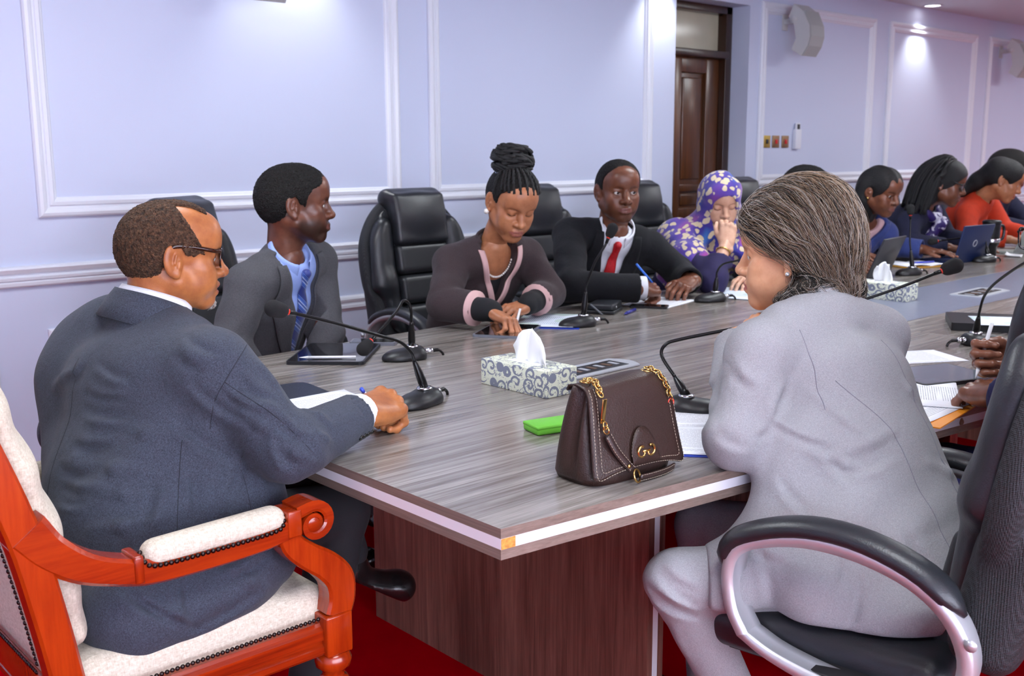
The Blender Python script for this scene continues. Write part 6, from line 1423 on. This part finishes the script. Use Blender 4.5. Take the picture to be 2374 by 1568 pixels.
def flap_pt(u, t):
    """u -1..1 across, t 0 (top back) .. 1 (lower edge)"""
    prof = [(.034, .176), (.026, .188), (.0, .193), (-.028, .188), (-.042, .172), (-.050, .14), (-.058, .10), (-.067, .06), (-.074, .03), (-.076, .012)]
    a_, b_ = (abs(u)-.78)/.22, (t-.84)/.16
    if a_ > 0 and b_ > 0: m_ = max(a_, b_)/math.hypot(a_, b_); u = math.copysign(.78+.22*a_*m_, u); t = .84+.16*b_*m_
    ts = np.linspace(0, 1, len(prof)); y = np.interp(t, ts, [p[0] for p in prof]); z = np.interp(t, ts, [p[1] for p in prof])
    hw = np.interp(t, [0, .3, .6, 1], [.098, .102, .111, .125]); dip = .018*(1-abs(u)**2.2)*max(0, (t-.72)/.28)**1.5; sag = .004*math.sin(u*2.5)*(1-t)
    return A3((u*hw+.004, y-.004*(1-u*u)*t, z+dip-.008*abs(u)**6*t+sag))
P = np.array([[flap_pt(u, t) for t in np.linspace(0, 1, 30)] for u in np.linspace(-1, 1, 25)]); g = B(); g.grid(P, -.004); flap = g.build('flap', M_BAG, bag)
def dashes(path, parent, r=.0006, dash=.0042, gap=.0022):
    g = B(); P = np.array(path); L = np.r_[0, np.cumsum(np.linalg.norm(np.diff(P, axis=0), axis=1))]
    for t in np.arange(0, L[-1]-dash, dash+gap):
        a = A3([np.interp(t, L, P[:, i]) for i in range(3)]); b = A3([np.interp(t+dash, L, P[:, i]) for i in range(3)]); g.tube([a, b], r, 4)
    o = g.build('stitching', M_STITCH, parent); o['kind'] = 'stuff'; return o
def fl(u, t, o=.0045): p = flap_pt(u, t); return p+A3((0, -o, .0008))
for e in (.965, .86):
    tb = .985 if e > .9 else .90
    dashes([fl(-e, t) for t in np.linspace(.34, tb, 14)]+[fl(u, tb) for u in np.linspace(-e, e, 20)][1:]+[fl(e, t) for t in np.linspace(tb, .34, 14)][1:], flap)
pt = [fl(.06+.30*math.cos(a)*(.9 if a < 1.57 else 1), .83-.17*math.sin(a), .0062) for a in np.linspace(math.pi, 0, 16)]
P = np.array([[p*(1-q)+fl(.06+.30*math.cos(a), .95, .0062)*q for q in np.linspace(0, 1, 5)] for p, a in zip(pt, np.linspace(math.pi, 0, 16))]); g = B(); g.grid(P, .0025); tab = g.build('clasp_tab', M_BAG, flap)
dashes([p+A3((0, -.001, 0)) for p in pt], flap)
for q in (-1, 1):
    c_ = fl(.06+q*.105, .80, .0105); g = B(); g.tube([c_+A3((q*.0095*math.cos(a), -.0005, .0105*math.sin(a))) for a in np.linspace(-2.5, 2.0, 18)], .0026, 8); g.tube([c_+A3((q*-.0075, -.0005, -.009)), c_+A3((q*-.0075, -.0005, -.002))], .0024, 8); g.build('clasp_horseshoe', M_GOLD, tab)
g = B(); g.tube([fl(-.02, .80, .0105), fl(.14, .80, .0105)], .0022, 8); g.build('clasp_bar', M_GOLD, tab)
def ring(name, c, ax, r, t, mat, par, ex=1.0, upv=(0, 0, 1)):
    F_ = frame(ax, upv, c); g = B(); g.tube([tuple(F_ @ Vector((0, r*math.cos(a), r*ex*math.sin(a)))) for a in np.linspace(0, 2*math.pi, 17)], t, 7, False); return g.build(name, mat, par)
def chain(pts, par, r=.0065, t=.0016):
    P = np.array(spline(pts, 12)); L = np.r_[0, np.cumsum(np.linalg.norm(np.diff(P, axis=0), axis=1))]
    for i, s0 in enumerate(np.arange(.003, L[-1], .0088)):
        c_ = A3([np.interp(s0, L, P[:, k]) for k in range(3)]); c2 = A3([np.interp(min(s0+.004, L[-1]), L, P[:, k]) for k in range(3)]); d_ = unit(c2-c_+1e-6)
        side = unit(np.cross(d_, (.2, -1, .1) if i % 2 else (1, .3, .1))); ring('chain_link', c_, side, r, t, M_GOLD, par, 1.15, d_)
ring('eyelet', (-.078, -.004, .192), (.1, 0, 1), .011, .0018, M_GOLD, bag, 1, (1, 0, 0)); ring('eyelet', (.084, -.004, .193), (.1, 0, 1), .011, .0018, M_GOLD, bag, 1, (1, 0, 0))
chain([(-.078, -.004, .198), (-.078, -.032, .196), (-.082, -.052, .176)], bag)
g = B(); g.box((-.0055, -.0012, -.024), (.0055, .0012, .024), .001, Matrix.Translation((-.083, -.062, .146)) @ Matrix.Rotation(.12, 4, 'X')); g.build('nameplate', M_GOLD, bag)
chain([(-.083, -.066, .122), (-.081, -.070, .102)], bag)
def strap(name, pts, wv, par, hw=.0075, th=.0032):
    P = np.array(spline(pts, 6)); W = np.array([unit(x) for x in np.atleast_2d(wv)]); W = np.array([W[min(int(i*len(W)/len(P)), len(W)-1)] for i in range(len(P))])
    g = B(); g.grid(np.stack([P-W*hw, P, P+W*hw], 1), th); o = g.build(name, M_BAGIN, par)
    for q in (-1, 1): dashes([p+w_*hw*.78*q+A3((0, -.0018, .0012)) for p, w_ in zip(P, W)], o, .0005)
    return o
strap('strap', [(-.081, -.074, .100), (-.065, -.080, .07), (-.045, -.084, .045), (-.030, -.088, .028)], (.85, 0, .5), bag)
B().lathe([(0, -.001), (.004, 0), (.004, .002), (0, .003)], 12, frame((1, 0, 0), (0, -1, 0), (-.040, -.088, .037))).build('rivet', M_GOLD, bag)
ring('strap_ring', (-.022, -.092, .016), (.35, -.85, .3), .0125, .0022, M_GOLD, bag)
strap('strap', [(-.016, -.096, .010), (.02, -.094, .009), (.06, -.088, .008), (.095, -.078, .009)], (0, -.25, 1), bag)
chain([(.084, -.004, .199), (.090, -.030, .192), (.098, -.048, .165), (.104, -.052, .140)], bag)
ring('red_link', (.108, -.05, .132), (0, 1, .1), .008, .0018, M_REDGLOW, bag)
strap('strap', [(.112, -.045, .128), (.116, -.04, .10), (.120, -.036, .06), (.122, -.034, .02)], (1, -.4, 0), bag)
B().lathe([(0, -.001), (.004, 0), (.004, .002), (0, .003)], 12, frame((1, 0, 0), (0, -1, 0), (.1145, -.046, .112))).build('rivet', M_GOLD, bag)
# card holder
o = empty('card_holder', (1.622, 1.655, TZ+.0005), math.radians(-14), 'small lime green card holder lying left of the handbag', 'wallet'); M_LIME = leather('lime_leather', '62b034', .45, 300, .1, .4)
B().box((-.055, -.035, 0), (.055, .035, .019), .006).build('body', M_LIME, o); g = B(); g.box((-.0555, -.0355, .012), (.0555, .036, .021), .004); g.build('flap', M_LIME, o)
# papers, folders, tablets, phones
M_TXT1 = paper_mat('typed_page', .105, .148); M_TXT2 = paper_mat('typed_page_dense', .105, .148, 52); M_CHART = paper_mat('report_page', .105, .148, 40, '6a86a8', 'e2eaf6', True)
def speckle():
    t = NT('speckled_folder'); co = t.coord(); v = t.noise(co, 600, 2); t.set(col=t.ramp(v, [(.62, lin('20242f')), (.7, lin('8a90a0'))]), rough=.35); return t.m
o = slab('folder', (1.33, 2.33), 84, .165, .125, .0035, speckle(), 'dark speckled folder lying open beside the older man\'s arm', 'folder', bev=.001, r=.03)
sheet('document', (1.335, 2.19), 90, .105, .148, M_TXT1, 'typed pages under the older man\'s cuff', 'paper', TZ+.005, curl=.006)
slab('folder', (1.80, 1.345), -52, .16, .118, .0025, M_BLUEF, 'blue folder under papers at the grey-haired woman\'s elbow', 'folder', r=.004)
sheet('document', (1.795, 1.34), -52, .148, .105, paper_mat('typed_page_wide', .148, .105, 44), 'typed pages on the blue folder beside the handbag', 'paper', TZ+.004, curl=.004)
sheet('document', (1.955, 1.47), -40, .13, .09, M_TXT2, 'loose typed sheet by the base of the microphone behind the handbag', 'paper', TZ+.0065)
slab('tablet_computer', (1.752, 2.755), -45, .118, .155, .010, M_DARKCASE, 'black tablet lying in front of the young man in grey', 'tablet', top=M_SCREEN, r=.014)
def pencil(name, a, b, r, label, mat=M_STYLUS, cat='stylus', tip=.16):
    a, b = A3(a), A3(b); o = empty(name, a); tag(o, label, cat); d = b-a; g = B(); g.tube([d*tip, d], r, 12); g.build('barrel', mat, o); g = B(); g.tube([A3((0, 0, 0)), d*tip], [r*.18, r], 12); g.build('tip', mat, o); return o
pencil('stylus', (1.607, 2.728, TZ+.0165), (1.735, 2.615, TZ+.0165), .0045, 'white stylus lying on the young man\'s tablet')
o = slab('smartphone', (1.955, 2.835), -45, .076, .038, .011, plain('grey_phone_case', '6d6f7a', .5), 'grey smartphone with orange sticker above the young man\'s tablet', 'phone', r=.01, top=M_SCREEN)
B().box((-.045, -.0386, .003), (-.03, -.0376, .008)).build('orange_sticker', plain('orange_sticker', 'e0602a', .5), o)
slab('tablet_computer', (2.43, 2.70), 32, .128, .092, .008, plain('silver_tablet', '8d929e', .35, .5), 'silver-edged tablet under the hand of the woman in brown', 'tablet', top=M_SCREEN, r=.012)
slab('folder', (2.70, 2.755), 38, .165, .12, .002, M_BLUEF, 'blue folder under the printed report right of the brown jacket', 'folder', r=.004)
sheet('document', (2.69, 2.76), 38, .15, .108, M_CHART, 'printed colour report between the woman in brown and her microphone', 'paper', TZ+.003, curl=.004)
JB = BROWN_J; p0 = local_pt(JB['wrR'], BROWN_F, BROWN_B, (.085, .045, .028)); p1 = local_pt(JB['wrR'], BROWN_F, BROWN_B, (.125, .02, -.062)); p1 = A3((p1[0], p1[1], max(p1[2], TZ+.012)))
pencil('stylus', p1, p0+(p0-p1)*.35, .0045, 'white stylus in the hand of the woman in brown')
o = empty('voice_recorder', (3.02, 2.78, TZ+.0005), math.radians(28), 'black boxy hard drive with a grey cable beside the brown jacket woman\'s microphone', 'device'); M_DEV = plain('device_black', '1d2025', .4)
B().box((-.075, -.055, 0), (.075, .055, .014), .004).build('lower_case', M_DEV, o); B().box((-.072, -.052, .014), (.072, .052, .04), .008).build('upper_case', M_DEV, o); B().lathe([(0, 0), (.005, .001), (.005, .003), (0, .004)], 12, frame((1, 0, 0), (0, -1, 0), (-.03, -.052, .025))).build('led', M_CHROME, o)
g = B(); g.tube(spline([(-.07, .03, .03), (-.1, .03, .04), (-.115, .01, .03), (-.11, -.02, .004)], 6), .0035, 8); g.build('cable', plain('grey_cable', '5d6268', .5), o)
pencil('pen', (3.0, 2.66, TZ+.006), (3.12, 2.71, TZ+.006), .006, 'dark blue pen beside the black hard drive', plain('ink_blue', '232a86', .3), 'pen')
slab('smartphone', (3.235, 2.735), -58, .076, .037, .008, M_BLACKP, 'black smartphone lying before the man in the black suit', 'phone', top=M_SCREEN, r=.009)
sheet('document', (3.37, 2.79), 12, .15, .10, M_TXT1, 'white sheet under the hands of the man in the black suit', 'paper')
JS = SUIT_J; q0 = local_pt(JS['wrR'], fdS, bkS, (.07, .03, .03)); q1 = local_pt(JS['wrR'], fdS, bkS, (.14, -.01, -.02)); pencil('pen', q1+(q1-q0)*.1, q0+(q0-q1)*.9, .0048, 'bright blue pen in the hand of the man in the black suit', plain('pen_sky_blue', '2f6fd8', .3), 'pen')
sheet('document', (3.82, 2.72), 20, .17, .12, M_CHART, 'printed report before the woman in the headscarf', 'paper', curl=.003)
# right-hand side
slab('folder', (2.45, 1.215), 8, .20, .135, .003, plain('orange_folder', 'e08a1a', .5), 'orange folder under papers before the man at the right edge', 'folder', r=.004)
sheet('document', (2.44, 1.225), 4, .17, .125, paper_mat('typed_page_r', .17, .125, 40), 'typed pages under the left hand of the man at the right edge', 'paper', TZ+.004, curl=.003)
sheet('document', (2.55, 1.26), 28, .15, .11, M_TXT2, 'skewed typed sheet on top of the pile beside the black tablet', 'paper', TZ+.007)
slab('tablet_computer', (2.80, 1.32), -20, .135, .10, .010, M_DARKCASE, 'black tablet beyond the papers on the near side', 'tablet', top=plain('lit_screen', '6d737c', .08, spec=.6), r=.012)
sheet('document', (3.02, 1.50), -30, .13, .09, M_TXT1, 'white sheet lying beyond the black tablet by the seam', 'paper')
slab('smartphone', (2.80, 1.165), 20, .07, .035, .009, plain('red_phone_case', 'a01828', .4), 'red smartphone beside the hands of the man at the right edge', 'phone', top=M_SCREEN, r=.008)
o = slab('portfolio', (3.77, 1.56), -60, .17, .13, .028, M_BLACKP, 'thick black portfolio behind the right-hand microphone', 'portfolio', r=.008)
sheet('document', (3.74, 1.50), -55, .13, .10, M_CHART, 'printed sheet lying on the black portfolio', 'paper', TZ+.0295)
JR = RMAN_J; p0 = local_pt(JR['wrR'], RM_F, RM_B, (.085, .085, -.040)); p1 = local_pt(JR['wrR'], RM_F, RM_B, (.118, -.055, -.035)); pencil('stylus', p1, p0, .0048, 'white stylus held upright by the man at the right edge')
# laptops and tumbler at the far side
def laptop(c, rz, ang, lid, label, w_=.155, d_=.105, logo=None):
    o = empty('laptop', (c[0], c[1], TZ+.0005), math.radians(rz), label, 'laptop'); B().box((-d_, -w_, 0), (d_, w_, .014), .003).build('keyboard_base', lid, o)
    M_ = Matrix.Translation((-d_, 0, .012)) @ Matrix.Rotation(math.radians(ang), 4, 'Y'); g = B(); g.box((-.004, -w_, 0), (.004, w_, .205), .003, M_); sc_ = g.build('screen_lid', lid, o)
    g = B(); g.box((.0042, -w_*.95, .01), (.0048, w_*.95, .198), 0, M_); g.build('display', M_SCREEN, sc_)
    if logo is not None: g = B(); g.tube([tuple(M_ @ Vector((-.0048, .018*math.cos(a), .10+.018*math.sin(a)))) for a in np.linspace(0, 2*math.pi, 21)], .002, 6, False); g.build('logo_ring', logo, sc_)
laptop((4.80, 2.70), 98, -22, plain('dark_laptop', '33353d', .35, .4), 'dark grey laptop of the woman in the blue blazer', .15, .10)
laptop((5.84, 2.71), 84, -14, plain('navy_laptop', '16264e', .4), 'navy laptop with round logo before the woman with the purple scarf', .155, .105, M_ALU)
laptop((6.62, 2.70), 82, -25, plain('grey_laptop', '9aa09c', .4), 'pale grey laptop before the woman in orange', .15, .10)
o = empty('tumbler', (6.10, 2.61, TZ+.0005), 0, 'black insulated tumbler with side handle beside the navy laptop', 'tumbler'); M_TUM = plain('black_tumbler', '101113', .25, spec=.6)
B().lathe([(.033, 0), (.034, .005), (.036, .07), (.047, .085), (.05, .2), (.05, .205)], 28).build('cup', M_TUM, o); B().lathe([(.051, .203), (.052, .215), (.045, .222), (.03, .224), (0, .224)], 28).build('lid', M_BLACKP, o)
g = B(); g.tube(spline([(.045, -.015, .19), (.085, -.03, .185), (.092, -.033, .14), (.08, -.028, .11), (.046, -.015, .105)], 6), .0085, 10); g.build('handle', M_TUM, o); B().lathe([(.0505, .095), (.0512, .1), (.0512, .112), (.0505, .117)], 28).build('steel_band', M_CHROME, o)
o = empty('notebook', (5.45, 2.72, TZ+.0005), math.radians(-20), 'open notebook with coloured page edge beside the far microphone', 'notebook'); B().box((-.15, -.10, 0), (.15, .10, .008), .002).build('cover', plain('red_yellow_cover', 'b8862a', .5), o)
for q in (-1, 1): P = np.array([[(q*x, y, .009+.008*math.sin(x/.15*3.1)) for y in np.linspace(-.098, .098, 3)] for x in np.linspace(0, .148, 8)]); g = B(); g.grid(P if q > 0 else P, .004); g.build('page_block', M_TXT1, o)
pencil('pen', (5.36, 2.71, TZ+.023), (5.52, 2.66, TZ+.023), .005, 'blue pen lying on the open notebook', plain('pen_deep_blue', '2436b0', .3), 'pen')
o = sheet('napkin', (6.33, 2.57), 15, .06, .045, M_TISSUE, 'white napkin beside the tumbler on the far side', 'napkin', curl=.012)
